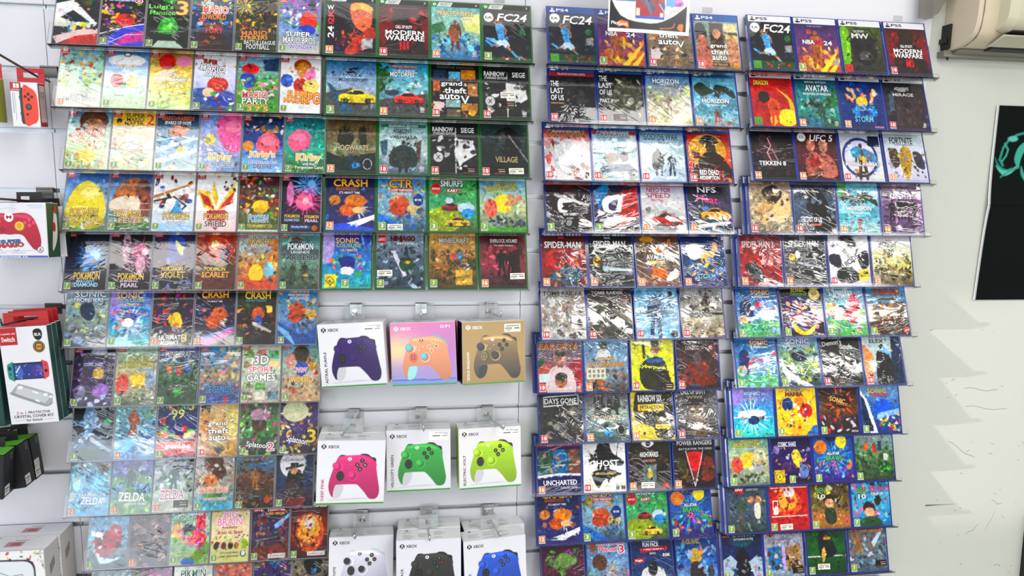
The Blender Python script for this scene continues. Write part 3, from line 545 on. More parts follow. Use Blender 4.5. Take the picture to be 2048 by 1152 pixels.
dark battle of small figures;g 224 546 532|s 90 7 0 20 100 90 743 a43 465 346 c93 b54 889|p acf 60 40 100 20 100 26 64 46|p 843 0 80 100 70 100 96 0 100|r d22 4 6 30 16|t 17 11 22 7 fff LEGO|r c22 40 4 90 17|t 65 10 46 10 fff MARVEL|t 62 20 52 4 ec5/a32 SUPER HEROES|r eee 46 89 92 97|t 70 93 40 3 b66 DOWNLOAD|b 7
red team in fire circle;g 311 832 421|e 50 56 40 34 c62|e 50 50 30 24 ea5|e 50 40 14 10 ddd|s 50 7 14 26 86 80 b22 c33 322 fb8 a22 eb5|l 222 5 14 34 10 60 30 84|r d22 4 4 24 10|t 14 7 16 4 fff LEGO|t 62 7 72 10 fff/411 THE INCREDIBLES|r eee 46 89 94 96|t 70 93 40 3 b66 DOWNLOAD|b 7
#sw11
grey streaks with white flash;g 9aa 788|s 40 10 0 0 100 100 9aa 677 bbb fff|b 7
mauve shapes with green dots;g 858 a78 655|s 50 8 0 0 100 100 a68 7b5 cc6 635 e9b|b 3
white cover with green title;g ddd eed cdc|s 10 4 10 2 90 12 c55 eb4 46a|t 50 28 66 14 475/fff PIKMIN|b 3
pink sky over pale cliffs;g d98 c76 b65|s 40 10 0 0 100 60 d88 9ab dcb c65|b 7
purple and green toy scene;g 536 547 324|p 39c 40 0 70 0 74 14 56 26 42 18|s 30 8 0 0 100 60 4a4 745 c86 325 7a5|r fff 52 4 58 14|b 7
brown desert raid with black mask;g 998 765 543|e 56 20 26 22 222|p 58b 50 28 58 34 66 26 62 40 52 40|s 24 8 0 0 100 60 332 543 bb9 222|b 18
#xb1
orange wrestler portrait;g 112 112 213|P d75 50 4 70 0 90 10 92 40 78 56 58 44 50 24|P eb6 50 6 70 0 92 8 92 20 70 12 54 16|P b43 40 90 70 60 92 46 100 60 84 84 50 100|s 30 6 20 56 80 90 c53 f94 a22 347 624|y f63 56 64 14 3 18 1|T 90 0 11 28 30 10 e23 2K|T 90 0 11 58 26 10 fff 24|t 10 12 13 9 fff W|T 90 0 11 40 8 8 e23 K|r bbb 72 68 94 86|b 16
dark red soldier cover;g 411 811 211|e 48 30 22 22 321|s 24 9 10 10 90 40 611 a22 300|P 322 20 60 40 40 62 40 84 60 90 100 14 100|s 20 8 20 40 80 90 200 421 611|t 50 7 52 3 666 CROSS GEN EDITION|t 50 43 34 6 fff/300 CALL OF DUTY|t 52 54 78 9 fff/300 MODERN|t 52 64 80 10 fff/300 WARFARE|r d22 42 70 46 86|r d22 49 70 53 86|r d22 56 70 60 86|b 18
blue archer with gold title;g 6aa 9ba 37a|p dd9 60 20 100 10 100 50 70 44|p 475 0 36 24 28 30 46 0 54|s 40 9 0 50 100 96 37a 59b 8cd 248|h 48 84 60 743|P a64 36 46 52 42 54 64 42 64|l 222 1.5 14 54 20 80 42 98|t 50 12 74 10 ec6/345 PRINCE OF PERSIA|t 64 22 36 4 cdd/467 LOST CROWN|L u 88 88|b 16
black footballer;g 111 112 122|s 30 6 0 40 100 80 222 133 245|P 6ad 26 30 34 27 42 29 45 40 44 52 47 60 33 61 30 50 27 40|l b86 3 30 30 24 26 28 21|l b86 2.6 42 31 48 40 47 48|e 36 22 6 5.5 963|e 36 20 6 4 321|P 7be 6 58 14 56 36 64 34 70|P cde 33 60 47 59 55 70 46 74 40 69 30 72 27 66|l b86 4 50 72 60 82|l 6ad 4.5 60 82 70 92 76 92|l b86 4 30 69 18 70|l 6ad 4.5 18 70 6 62|e 82 42 6 6 274|r 253 0 92 100 100|s 14 5 20 90 90 96 eee 333 c33|e 12 16 10 9 eee|t 12 16 14 5 222 EA|T 0 .25 62 15 62 15 fff FC24|b 3
#xb2
blue sky with yellow race car;g 48b abc 333|p 555 0 60 50 50 100 90 100 100 0 100|p 367 0 40 10 44 60 98 30 98|c 62 66 74 dc3|p 222 42 14 64 10 60 16 48 18|p 222 38 20 58 17 54 22 42 23|t 52 26 38 5 223 FORZA|t 54 35 58 6 223 MOTORSPORT|b 3
beach road with red car;g 4ac 8bc 444|p 252 0 10 14 14 12 46 0 60|s 20 8 0 0 24 40 363 252|s 40 7 0 36 100 60 6a9 9cc 386 fff|p 555 0 70 100 56 100 100 0 100|c 60 66 58 d42|e 26 56 16 6 456|r c25 24 4 78 9|t 51 6 50 3 fff SPECIAL EDITION|t 50 14 46 4 fff THE CREW|t 50 21 56 9 fff/48a MOTORFEST|L u 88 86|b 12
photo collage with white title;g 111 222 222|r 346 4 10 30 28|r 7bd 36 12 60 26|r c83 62 8 92 26|r c74 4 30 18 50|r b85 76 34 96 58|r dcc 4 70 26 88|r 9bb 30 66 60 80|r b84 62 72 96 86|r 765 32 84 60 98|s 30 6 0 6 100 98 a64 346 dc9 222|t 50 4 76 4 665 PREMIUM EDITION|t 42 36 44 11 fff/111 grand|t 50 48 46 11 fff/111 theft|t 38 60 42 11 fff/111 auto|t 70 66 18 16 ddd/243 V|e 84 90 7 6 da3|b 18
grey soldier split with cream sticker;g 222 333 222|p ddd 50 30 90 34 96 60 60 80 50 60|s 40 8 0 30 100 90 222 999 444 ddd 111|p eee 52 10 53.5 10 53.5 96 52 96|t 26 13 44 9 fff RAINBOW|t 78 14 28 10 eee SIEGE|t 28 21 46 5 ddd STANDARD EDITION|e 16 66 12 11 222|e 16 66 10 9 ccc|t 16 66 10 8 222 X|q 54 72|w 54 54|L u 88 88|b 18
#xb3
dark castle in misty gold;g 653 875 344|k 332 24 84 50 8|s 20 12 0 40 100 70 897 a97 675|p 233 0 60 30 70 100 60 100 100 0 100|h 50 90 26 245|s 10 5 50 80 70 90 38b 5ad|t 52 52 66 10 cb8/444 HOGWARTS|t 52 60 36 4 a97/444 LEGACY|e 83 82 12 13 222|e 83 82 9 10 eee|e 83 82 8 9 122|b 12
pale sea with dark warrior;g 8aa bcc 567|r 376 4 6 96 12|t 50 9 60 4 dee RAGNAROK EDITION|p 467 2 40 18 34 16 66 6 64|p 654 78 40 88 34 84 80 76 70|h 50 96 60 333|P 344 30 50 70 50 76 84 24 84|s 20 6 20 40 80 90 543 333 655|t 48 18 38 8 223 ASSASSIN'S|t 48 23 20 4 223 CREED|t 50 30 58 6 223 VALHALLA|L u 88 88|b 18
grey soldier split with round logo;g 222 333 222|p ddd 50 30 90 34 96 60 60 80 50 60|s 40 8 0 30 100 90 222 999 444 ddd 111|p eee 52 10 53.5 10 53.5 96 52 96|t 26 13 44 9 fff RAINBOW|t 78 14 28 10 eee SIEGE|t 28 21 46 5 ddd STANDARD EDITION|e 16 66 12 11 222|e 16 66 10 9 ccc|t 16 66 10 8 222 X|q 80 90|b 18
black face in shadow;g 344 233 111|P 111 30 20 56 6 80 20 86 60 60 70 40 50|P 555 38 20 52 16 50 40 40 44|s 14 7 20 10 60 50 455 233 344|p 999 60 20 100 70 100 74 58 22|t 54 68 48 11 a96/222 VILLAGE|q 38 90|w 74 90|b 18
#xb4
blue space with orange leap;g 225 236 437|y cdf 62 56 20 4 34 1.5|s 36 8 0 30 100 80 346 547 a64 46a|e 60 46 22 13 d83|e 46 62 18 11 c62|e 66 62 12 6 ec9|e 18 44 12 9 c84|p eee 20 92 60 82 100 70 100 78 60 94|p 46d 0 90 40 86 100 96 100 100 0 100|t 50 12 70 14 fb3/521 CRASH|t 44 23 46 6 b53/321 BANDICOOT|t 76 23 8 9 38c 4|t 48 30 42 4 eef IT'S ABOUT TIME|b 12
orange racer with blue badge;g 59c 9bc 357|s 30 8 0 10 100 40 c93 6a5 864 dc9|P c64 26 40 56 36 66 54 50 66 30 58|e 44 60 22 12 b53|e 76 60 16 10 cb8|p 37b 0 66 40 84 60 100 30 100 0 80|s 24 7 40 60 100 100 554 36a 999|e 84 42 11 12 248|t 84 42 14 4 fff BEST EVER|t 48 12 50 16 fb3/521 CTR|r c32 26 22 74 27|t 50 24 44 4 fff CRASH TEAM RACING|t 50 31 40 5 fff/248 NITRO-FUELED|w 36 93|b 3
green hill kart race;g 396 5a7 563|e 82 24 16 20 5a6|P 9a3 0 64 40 54 70 74 50 100 0 100|c 46 54 40 a34|c 60 82 50 db5|e 78 56 18 10 cde|e 82 66 14 9 49c|e 42 42 8 6 cde|e 14 20 11 11 c33|t 14 20 16 4 fff BONUS|t 48 10 48 12 fff/246 SMURFS|r c33 36 20 64 27|t 50 23.5 22 5 fff KART|b 3
yellow block on pale seabed;g 7ac bca 564|P ed5 34 34 66 32 66 60 36 60|e 24 56 14 18 d76|e 40 26 20 4 ac9|s 30 7 20 74 96 92 445 567 345 89a|s 14 10 60 30 100 70 cb8 d97|r 5a3 0 92 100 100|t 50 96 12 3 243 THQ|t 58 10 46 8 dc4/353 BATTLE FOR|t 46 18 64 9 dc4/353 BIKINI BOTTOM|t 66 26 34 5 def/46a Rehydrated|b 7
#xb5
turquoise rays with purple corner;g 54a 38c 4bb|e 6 20 18 34 bad|y 8ce 90 40 14 10 70 1.5|s 30 6 14 40 84 64 e84 b4b 4c6 eb5|P 238 34 44 62 42 66 60 50 66 36 56|e 50 68 14 8 eee|e 46 84 16 10 39b|e 74 74 7 6 4a7|t 50 12 48 10 fc4/53a SONIC|t 52 21 50 7 9c5/46b COLOURS|t 54 30 34 4 fc4/46b ULTIMATE|r ed3 4 74 28 98|p 333 16 77 26 86 16 95 6 86|p ed3 16 79 24 86 16 93 8 86|t 16 86 5 7 222 6|t 86 95 20 4 345 SEGA|b7 38
grey silver brick battle;g 9ab 567 345|s 90 8 0 20 100 100 345 89a bcd 223 567 243|p dde 30 30 40 30 64 76 58 80|e 64 56 16 14 253|e 66 52 6 3 ca3|r d22 4 2 20 16|t 12 9 14 6 fff LEGO|t 56 9 52 11 822/200 NINJAGO|t 62 17 36 4 eee MOVIE|w 18 72|b 7
brown block village at dusk;g ca6 a74 542|s 30 9 0 30 100 50 653 754 ca7|r c74 44 34 52 50|r b67 50 36 58 54|r 59b 62 32 70 56|r ddd 74 54 86 66|s 60 9 0 46 100 100 453 543 342 653|r ca5 56 66 92 94|t 74 80 28 4 653 MASTER|t 54 11 66 9 ddd/222 MINECRAFT|b 7
red sky with two black figures;g 422 945 222|k 422 4 96 46 6|s 30 9 0 20 100 46 a45 722 c67|p 311 70 30 86 26 88 80 72 80|h 46 80 54 111|h 66 78 46 111|s 20 8 0 70 100 100 211 422 533|t 52 11 60 7 ddd SHERLOCK HOLMES|t 52 20 44 4 dcc The Devil's Daughter|w 80 78|b 16
#p41
black footballer with green badge;g 111 112 122|s 30 6 0 40 100 80 222 133 245|P 6ad 26 30 34 27 42 29 45 40 44 52 47 60 33 61 30 50 27 40|l b86 3 30 30 24 26 28 21|l b86 2.6 42 31 48 40 47 48|e 36 22 6 5.5 963|e 36 20 6 4 321|P cde 33 60 47 59 55 70 46 74 40 69 30 72 27 66|l b86 4 50 72 60 82|l 6ad 4.5 60 82 70 92 76 92|l b86 4 30 69 18 70|l 6ad 4.5 18 70 6 62|e 86 36 7 7 274|r 999 80 48 96 62|r 253 0 82 100 100|s 14 5 34 86 90 94 eee 333 c33|e 14 10 11 10 eee|t 14 10 14 5 222 EA|T 0 .25 64 12 62 17 fff FC24|u 12
purple basketball cover with yellow streaks;g 436 747 c63|s 40 14 0 50 100 100 fc4 d73 845 eb6|e 40 44 14 12 c73|h 40 86 60 a63|p fd4 50 100 90 60 96 60 64 100|p fd4 70 100 100 70 100 76 84 100|t 30 36 26 9 fff/436 NBA|r a24 46 32 62 41|t 72 37 20 9 fff/436 24|b 3
collage cover behind hanging leaflet;g 9aa 876 765|s 40 8 0 10 100 100 b96 dca 543 345 a74|e 18 28 12 16 b86|e 78 28 12 16 765|r dcc 6 62 26 84|t 48 34 44 11 fff/222 theft|t 46 48 44 11 fff/222 auto|t 50 22 48 11 fff/222 grand|t 74 52 18 14 ddd/243 V|b 18
three painted portraits side by side;g 899 a98 876|r 798 0 4 32 60|r 543 34 4 66 60|r bba 68 4 100 60|P 222 2 10 20 6 28 30 16 44 4 40|P b76 6 36 24 34 36 80 30 100 4 100|P 432 38 10 58 6 64 36 50 40 38 34|e 50 26 9 10 c97|P dc9 72 10 94 8 96 46 76 46|P c97 74 36 92 34 100 90 74 90|r 222 76 22 96 28|r 643 34 86 74 94|t 52 90 36 4 ca7 THE TRILOGY|t 52 52 38 10 fff/222 grand|t 54 64 42 10 fff/222 theft|t 52 76 34 10 fff/222 auto|e 90 92 7 5 da3|b 18
#p42
black cover with two dark figures;g 222 222 111|e 46 28 14 16 333|h 66 100 70 222|P 444 56 40 72 36 80 60 60 64|s 20 8 30 20 100 90 333 444 222 555|t 12 24 18 11 eee THE|t 17 38 28 11 eee LAST|t 17 52 28 11 eee OF US|t 17 63 28 3 c96 REMASTERED|b 18
black cover with silver sheen;g 222 333 443|P 554 40 20 70 14 90 40 70 90 30 80|s 30 10 20 10 100 90 665 998 bba 443|t 12 10 18 11 eee THE|t 17 24 30 11 ddd LAST|t 17 38 28 11 ddd OF US|t 17 55 28 8 ddd PART II|q 46 88|b 18
pale gold plain under blue;g 258 bba cc9|s 50 10 0 20 100 100 ccb dcc bb8 cd9 ba9|p 79b 0 0 100 0 100 14 0 22|h 50 80 40 987|t 46 11 60 10 fff/357 HORIZON|t 48 18 32 3 dde ZERO DAWN|b 16
blue bay with winged machine;g 6ab 8bd 9bb|P 343 2 22 20 10 44 24 56 14 90 24 98 46 70 30 56 44 40 34 20 40|s 30 8 10 30 100 80 578 7ac 496 abc|p 69a 0 60 100 40 100 66 0 80|h 50 94 30 854|s 16 7 10 84 90 100 dcc b77 676|t 50 48 62 9 fff/467 HORIZON|t 54 57 44 3 dee FORBIDDEN WEST|b 16
#p43
white and red glossy warrior cover;g a22 dcc ddd|s 50 12 0 14 100 100 ddd bbb 844 eee c66 433|P ccc 30 30 60 20 80 60 50 90 20 70|s 8 6 60 70 100 90 c33 922|t 50 7 86 14 a84/311 GOD OF WAR|b 18
pale blue glossy boat cover;g 9bc bcc aa9|s 50 12 0 10 100 100 cde 8ab eee 899 bcc|e 44 54 14 10 875|e 70 52 10 10 766|p 567 20 70 80 66 100 80 10 84|t 48 7 76 14 abc/467 GOD OF WAR|b 18
two dark warriors in snow;g 79b cdd bcd|s 30 10 0 50 100 100 dee bcd 9ab fff|h 40 88 54 334|h 70 88 46 456|P 344 28 44 46 40 50 70 26 74|t 48 10 80 14 345/9bc GOD OF WAR|t 60 22 36 3 456 RAGNAROK|b 18
red cover with black hat rider;g a21 d63 922|e 46 36 44 34 da4|P 222 28 16 44 4 62 6 74 16 62 22 36 22|e 54 28 12 14 432|P 311 20 60 40 40 66 38 90 60 96 90 10 90|P 622 8 36 26 40 30 50 14 52|s 16 8 0 60 100 100 722 311 a43|t 46 80 44 10 fff/600 RED DEAD|t 46 91 44 8 fff/600 REDEMPTION|t 74 86 12 20 a22/300 II|e 93 96 4 4 da3|b 18
#p44
black cover with white ring logo;g 211 322 112|e 50 20 16 14 422|P eee 26 44 34 34 60 40 46 46 34 56 56 60 30 62|p 222 36 44 56 42 54 48 38 50|s 16 9 0 60 100 100 433 222 999 544|p ccc 20 24 96 46 96 50 20 30|t 52 66 30 5 eee GRAN TURISMO|t 52 74 16 3 ccc SPORT|b 3
black cover with blue red stripes;g 123 435 333|p 38b 0 20 30 0 44 0 10 60|p b33 60 20 100 10 100 70 50 90|e 48 10 14 10 324|P fff 18 42 30 30 70 24 60 34 36 40 34 56 56 58 26 62|p fff 56 34 66 32 60 60 48 60|t 40 66 30 4 eee GRAN TURISMO|p ccd 10 74 90 70 96 76 10 80|b 3
white cover with red car;g ccd ddd 777|s 20 12 0 50 100 100 bbb 888 ddd 999|c 56 74 70 b33|t 42 15 56 10 a24 NEED FOR|t 40 26 56 10 a24 SPEED|t 44 36 40 6 c55 PAYBACK|b 12
dark neon cover with yellow car;g 223 445 333|s 30 10 0 30 100 100 436 648 37a 345|c 62 62 66 ea3|p ddd 20 84 90 76 96 82 20 92|t 46 13 44 12 fff NFS|T -8 0 46 32 50 15 e38 Heat|b 16
#p45
red glossy hero suit cover;g 522 922 643|e 42 44 30 22 b33|e 44 40 20 12 822|P 467 10 80 40 66 80 60 90 80 60 96|s 40 8 0 30 100 100 a33 d86 522 fca 357|t 46 4 14 4 e33 MARVEL|t 48 18 82 13 eee/311 SPIDER-MAN|b 16
black glossy cover with yellow spark;g 222 233 333|e 18 50 9 10 db5|P 543 20 50 50 44 60 56 30 60|s 40 9 0 40 100 100 444 222 667 999|p bcc 30 60 96 66 96 70 30 68|t 44 4 14 4 ccc MARVEL|t 48 16 74 13 eee/222 SPIDER-MAN|b 16
brown glossy cover with curling dragon;g 643 765 854|e 26 6 16 6 c93|s 50 9 0 10 100 100 987 ba8 543 a96 d73 879|P ddd 70 80 90 64 96 80 70 90|e 54 74 18 10 d73|t 48 42 50 11 eee/432 AVATAR|r cb5 28 50 66 55|b 12
blue glossy cover with orange petals;g 236 357 326|s 14 10 50 16 80 40 fda eb8|e 56 46 14 10 eb4|s 30 8 20 40 90 76 37b fc5 58c 235|P fff 8 20 40 16 44 40 20 46|t 52 80 42 9 6bd/124 STORM|b 12
#p46
silver glossy cover with dark title;g bbb a98 bbb|s 60 13 0 16 100 100 ddd 987 eee 766 ccb aaa|p 555 80 30 90 30 92 96 80 90|t 50 10 90 8 432 TOMB RAIDER|t 50 16 70 3 543 DEFINITIVE EDITION|b 18
dark storm with lone climber;g 433 665 444|s 50 10 0 20 100 100 554 876 443 777 332|h 56 70 46 322|t 46 9 74 6 ddd TOMB RAIDER|e 84 22 7 6 733|b 18
blue ice cover with climber;g 6ac 9bc 8bd|s 40 12 0 0 100 100 8bd adf 6ac cde|h 46 100 88 357|e 84 14 6 8 345|t 50 40 84 3 345 RISE OF THE|t 50 48 84 8 245 TOMB RAIDER|e 88 92 9 7 433|b 18
silver and tan split cover;g 888 aa9 987|s 40 9 0 4 100 46 999 766 bbb 544|h 62 50 40 432|r 333 0 50 100 55|t 54 53 40 2.5 ccc DOUBLE PACK|s 40 9 0 56 100 100 ba8 cb9 765 ddc|t 28 7 34 5 eee ASSASSIN'S CREED|t 28 13 38 6 ddd ODYSSEY|t 54 62 34 5 edc ASSASSIN'S|t 54 69 30 4 edc ORIGINS|L u 90 90|b 18
#p47
teal and red cover with palms;g 577 967 944|P 354 0 40 14 30 10 56 0 60|P b65 0 54 30 46 30 70 0 76|P a34 70 50 100 40 100 100 70 96|P dcc 30 54 70 54 84 100 20 100|e 50 34 14 18 a76|e 50 26 12 8 433|e 52 78 14 14 a75|e 52 70 14 8 332|r cdd 2 64 28 80|t 48 12 88 13 d73/544 FARCRY6|L u 92 92|b 18
blue battlefield with ticket sticker;g 69b 9ab 444|s 40 9 0 60 100 100 a63 555 d84 333 777|h 44 40 42 443|P ddd 34 20 54 20 60 36 30 36|r 865 30 34 70 40|t 50 48 80 10 d93/543 BATTLEGROUNDS|t 50 37 38 4 ec7 PLAYERUNKNOWN'S|r ddc 4 54 48 76|r 887 8 58 14 64|r 887 18 58 24 64|r 887 28 58 34 64|r 887 38 58 44 64|r 998 8 67 14 73|r 998 18 67 24 73|r 998 28 67 34 73|r 998 38 67 44 73|b 16
bright yellow cover with black jacket;g dd2 dd1 dd2|P 332 34 40 56 34 76 40 84 60 90 96 30 96 18 60|p 432 26 10 32 4 34 30 28 40|e 56 18 11 12 a76|e 56 9 11 6 222|P 369 38 30 50 40 70 36 76 44 40 46|s 14 6 30 50 86 94 222 443 333|T -6 .2 48 55 68 9 ee3/222 Cyberpunk|e 12 8 8 6 aa2|q 82 92|b 18
dark red demon cover;g 322 433 322|P 732 20 60 40 40 60 40 80 60 90 90 10 90|e 48 40 10 14 655|s 40 9 0 20 100 100 522 433 733 544|e 84 20 12 10 733|t 50 6 60 4 876 CAULDRON|t 44 18 46 8 a99/433 DIABLO IV|r 457 28 90 54 94|b 18
#p48
black glossy cover with framed title;g 222 333 222|p eee 10 10 92 6 92 26 10 30|p 222 12 12 90 8 90 24 12 28|s 50 9 0 30 100 100 333 554 877 222 998|e 86 72 10 9 443|t 50 19 74 11 eee DAYS GONE|b 18
grey castle in mist;g 655 899 355|k 333 20 80 50 8|s 20 12 0 40 100 70 798 9a9 678|h 48 88 26 234|s 10 6 40 74 60 90 38a 5ad|t 48 54 68 10 cb9/555 HOGWARTS|e 82 78 12 13 222|e 82 78 9 10 eee|e 82 78 8 9 122|b 12
yellow and black tactical cover;g dc2 cb2 dc3|P 221 20 0 100 0 100 90 60 96 50 76 20 66 6 50|s 20 8 20 40 90 90 332 443 dc3|t 46 18 58 14 eee RAINBOW SIX|r ec3 16 30 78 42|t 48 36 54 8 222 EXTRACTION|r ec2 56 70 92 78|t 74 74 30 3 332 BUDDY PASS|L u 88 88|b 16
grey bearded soldier face;g 444 666 333|P 876 34 30 66 30 70 60 60 80 40 80 32 60|P 333 20 24 50 16 80 24 82 32 20 34|P 654 34 64 66 64 72 90 56 98 36 92|s 30 6 10 20 90 96 333 555 877 222|e 40 42 6 2 ddd|e 60 42 6 2 ddd|t 44 6 62 12 ddd/333 CALL OF DUTY|t 46 18 38 6 a96/333 WWII|b 18
#p49
navy cover with torn photo strip;g 226 226 225|r 622 0 4 100 9|r 465 2 16 34 62|r 37a 35 14 70 64|r 754 71 14 100 64|s 40 8 0 16 100 62 243 59a 965 354 b98|p eef 0 64 50 60 100 62 100 66 50 64 0 68|t 52 78 78 10 eee UNCHARTED|t 72 88 38 4 bbd COLLECTION|t 18 47 22 3 ddd UNCHARTED|t 52 45 24 3 ddd UNCHARTED|t 84 44 22 3 ddd UNCHARTED|b 16
white cover with black ink figure;g ddd eee ddc|h 52 80 78 222|P 222 34 8 60 2 70 24 96 40 90 50 60 46 36 40|P 222 20 62 60 56 90 66 50 76 34 92|s 16 8 10 20 40 50 222 333|p 222 84 0 87 0 78 40 76 40|t 50 44 68 12 fff GHOST|t 48 57 36 3 222 OF TSUSHIMA|r ba7 28 62 76 66|r 222 76 88 84 96|r 222 88 88 98 96|b 18
black cover with white eye mark;g 332 322 221|P eee 32 8 48 0 62 8 48 16|e 48 8 6 6 222|s 40 8 0 30 100 90 433 543 332 654|r 677 34 50 66 86|e 50 68 7 9 ba5|t 50 30 44 10 ddd NIGHTMARES|t 50 42 30 4 c87 COMPLETE EDITION|w 44 90|r d33 80 88 94 96|b 16
black cover with red helmet wedge;g 222 322 211|p 733 30 28 72 28 50 96|P c22 34 30 66 30 66 54 50 66 36 54|P 442 4 44 26 40 30 60 16 70|P 732 76 40 96 44 96 80 70 84|l ddd 1.5 30 26 50 96 72 26|s 16 7 0 60 100 100 332 543 652|t 52 10 86 9 ccc POWER RANGERS|t 54 22 82 4 aaa BATTLE FOR THE GRID|b 12
#p410
navy cover with orange leap;g 225 236 437|y cdf 62 56 20 4 34 1.5|s 36 8 0 30 100 80 346 547 a64 46a|e 60 46 22 13 d83|e 46 62 18 11 c62|e 66 62 12 6 ec9|e 18 44 12 9 c84|p eee 20 92 60 82 100 70 100 78 60 94|t 48 6 70 14 fb3/521 CRASH|t 42 17 46 6 b53/321 BANDICOOT|t 74 17 8 9 38c 4|t 48 25 42 4 eef IT'S ABOUT TIME|r 369 14 88 46 92|b 12
orange racer with round blue badge;g 59c 9bc 357|s 30 8 0 10 100 40 c93 6a5 864 dc9|P c64 26 40 56 36 66 54 50 66 30 58|e 44 60 22 12 b53|e 76 60 16 10 cb8|p 37b 0 66 40 84 60 100 30 100 0 80|s 24 7 40 60 100 100 554 36a 999|e 82 44 12 12 248|t 82 44 14 4 fff BEST EVER|t 48 6 50 16 fb3/521 CTR|r c32 26 16 74 22|t 50 19 44 4 fff CRASH TEAM RACING|t 50 26 40 6 248/fff NITRO-FUELED|b 3
green hill with two toy karts;g 396 5a7 563|e 82 24 16 20 5a6|P 9a3 0 68 40 58 70 78 50 100 0 100|c 44 54 36 a34|c 60 84 48 db5|e 78 54 16 10 cde|e 80 62 14 9 49c|e 14 22 12 11 c33|t 14 22 16 4 fff BONUS|t 48 8 46 12 fff/246 SMURFS|r c33 36 20 60 26|t 48 23 22 5 fff KART|b 3
blue cartoon brawl with green title;g 248 36a 427|y 59c 50 50 22 10 60 2|e 18 24 16 14 d83|e 72 16 14 14 ed4|e 46 8 14 10 335|s 40 7 0 50 100 90 d73 4a6 7bd 84a e95|t 50 38 32 6 eee/247 ALL-STAR|t 52 47 44 11 4b5/123 BRAWL|t 50 58 16 11 d5a/224 2|b 7
#p411
dark magenta cover with green team;g 423 634 323|s 60 8 10 20 90 80 7a4 685 534 b5a 475|e 52 40 22 14 795|l 999 1.5 16 26 36 56|l 999 1.5 88 26 66 56|b 7
sky blue stitched toy cover;g 58b 8ac 555|e 30 48 18 16 643|e 60 62 14 14 aaa|s 50 8 0 60 100 100 c8a 6a9 9ab 754 867|e 14 14 10 14 a64|t 58 10 66 10 e35/fff LittleBIG|t 52 23 46 10 e35/fff Planet|t 84 24 14 16 e35/fff 3|b 7
deep blue cover with red ribbon;g 124 247 357|p c33 20 26 86 22 90 28 24 34|e 50 80 30 20 ddd|e 50 64 12 16 222|r a33 4 44 30 54|t 48 9 40 10 fff/136 FAMILY|t 48 19 40 8 fff/136 FUN PACK|t 54 28 50 3 fff 4 GREAT GAMES IN 1|t 86 40 18 6 fff/222 RISK|t 17 49 18 5 fff Boggle|t 52 36 16 4 ddd MONOPOLY|b 7
blue icy planet with orange ears;g 137 36a 8ac|P ca5 30 40 50 30 66 46 52 60 36 56|p d93 60 20 70 40 62 46|P 433 36 60 60 60 70 90 34 96|s 30 10 0 20 100 80 59c 7bd 248 abd|e 84 78 9 12 445|t 36 6 56 10 632/dc8 RATCHET|t 38 17 44 8 632/dc8 & CLANK|b 7
#p51
black footballer with grey sticker;g 111 112 122|s 30 6 0 40 100 80 222 133 245|P 6ad 28 26 36 23 44 25 47 36 46 48 49 56 35 57 32 46 29 36|l b86 3 32 26 26 22 30 17|l b86 2.6 44 27 50 36 49 44|e 38 18 6 5.5 963|e 38 16 6 4 321|P cde 35 56 49 55 57 66 48 70 42 65 32 68 29 62|l b86 4 52 68 62 78|l 6ad 4.5 62 78 72 88 78 88|l b86 4 32 65 20 66|l 6ad 4.5 20 66 8 58|e 88 34 7 7 274|r 999 80 48 96 62|r 253 0 82 100 100|s 14 5 34 86 90 94 eee 333 c33|e 14 12 11 10 eee|t 14 12 14 5 222 EA|T 0 .25 66 13 62 17 fff FC24|u 12
purple gold basketball jump;g 436 747 c63|s 40 14 0 50 100 100 fc4 d73 845 eb6|e 34 16 5 5 b52|h 48 90 76 a63|p fd4 50 100 90 60 96 60 64 100|p fd4 70 100 100 70 100 76 84 100|t 30 38 28 9 fff/436 NBA|r a24 46 34 62 43|t 76 39 20 9 fff/436 24|t 48 4 36 2.5 b8c KOBE BRYANT|r aaa 84 72 96 86|b 3
dark green mask with headphones;g 562 443 333|P 7a2 0 10 20 6 20 60 8 96 0 96|P 222 24 30 50 12 80 26 84 60 66 80 40 80 26 60|e 42 44 9 7 111|e 68 42 9 7 111|e 56 62 16 10 555|s 20 6 20 20 90 80 333 443 211|l 222 3 14 30 40 4 74 6 88 30|t 46 10 26 5 ddd CALL OF DUTY|t 48 20 42 11 ddd/333 MW|r 7a3 46 16 52 24|u 18
dark red soldier near wall;g 411 922 222|e 50 18 20 18 321|s 24 9 10 10 90 40 611 a22 300|P 322 20 50 40 32 64 32 84 50 90 100 14 100|s 20 8 20 40 80 90 200 421 611|t 48 38 30 6 fff/300 CALL OF DUTY|t 50 48 70 9 fff/300 MODERN|t 50 58 70 10 fff/300 WARFARE|r d22 42 66 46 82|r d22 49 66 53 82|r d22 56 66 60 82|b 18
#p52
red cover with yellow arc;g c21 a11 b22|P eb3 60 20 86 44 90 74 100 90 100 60 90 40|e 80 82 26 18 ed5|P d62 40 44 60 46 64 74 46 84 38 66|e 30 40 14 12 221|P fc5 40 84 50 76 56 90 44 100|h 52 100 60 c52|t 26 10 34 10 fd3/421 DRAGON|t 72 12 34 8 611 KAKAROT|u 12
teal forest with flying rider;g 156 499 364|P 374 60 50 80 30 100 20 100 50 70 60|P 233 14 60 30 40 56 50 70 56 50 60 30 56|s 40 8 10 40 90 90 476 7a9 253 9ba|h 58 88 40 354|e 30 90 30 14 478|t 50 5 52 4 cdd SPECIAL EDITION|t 52 18 56 13 eee AVATAR|t 52 30 68 5 dee FRONTIERS OF PANDORA|L u 90 90|b 16
blue cover with orange petals;g 136 248 136|s 16 10 14 16 86 50 fdb ec9 e96|e 50 44 14 12 ec4|e 50 54 10 9 fb9|s 40 8 26 50 80 78 37b 58c 223 5bd|s 8 12 10 0 80 20 249 36b|t 50 80 44 12 6bd/124 STORM|r c8a 74 94 96 98|b 12
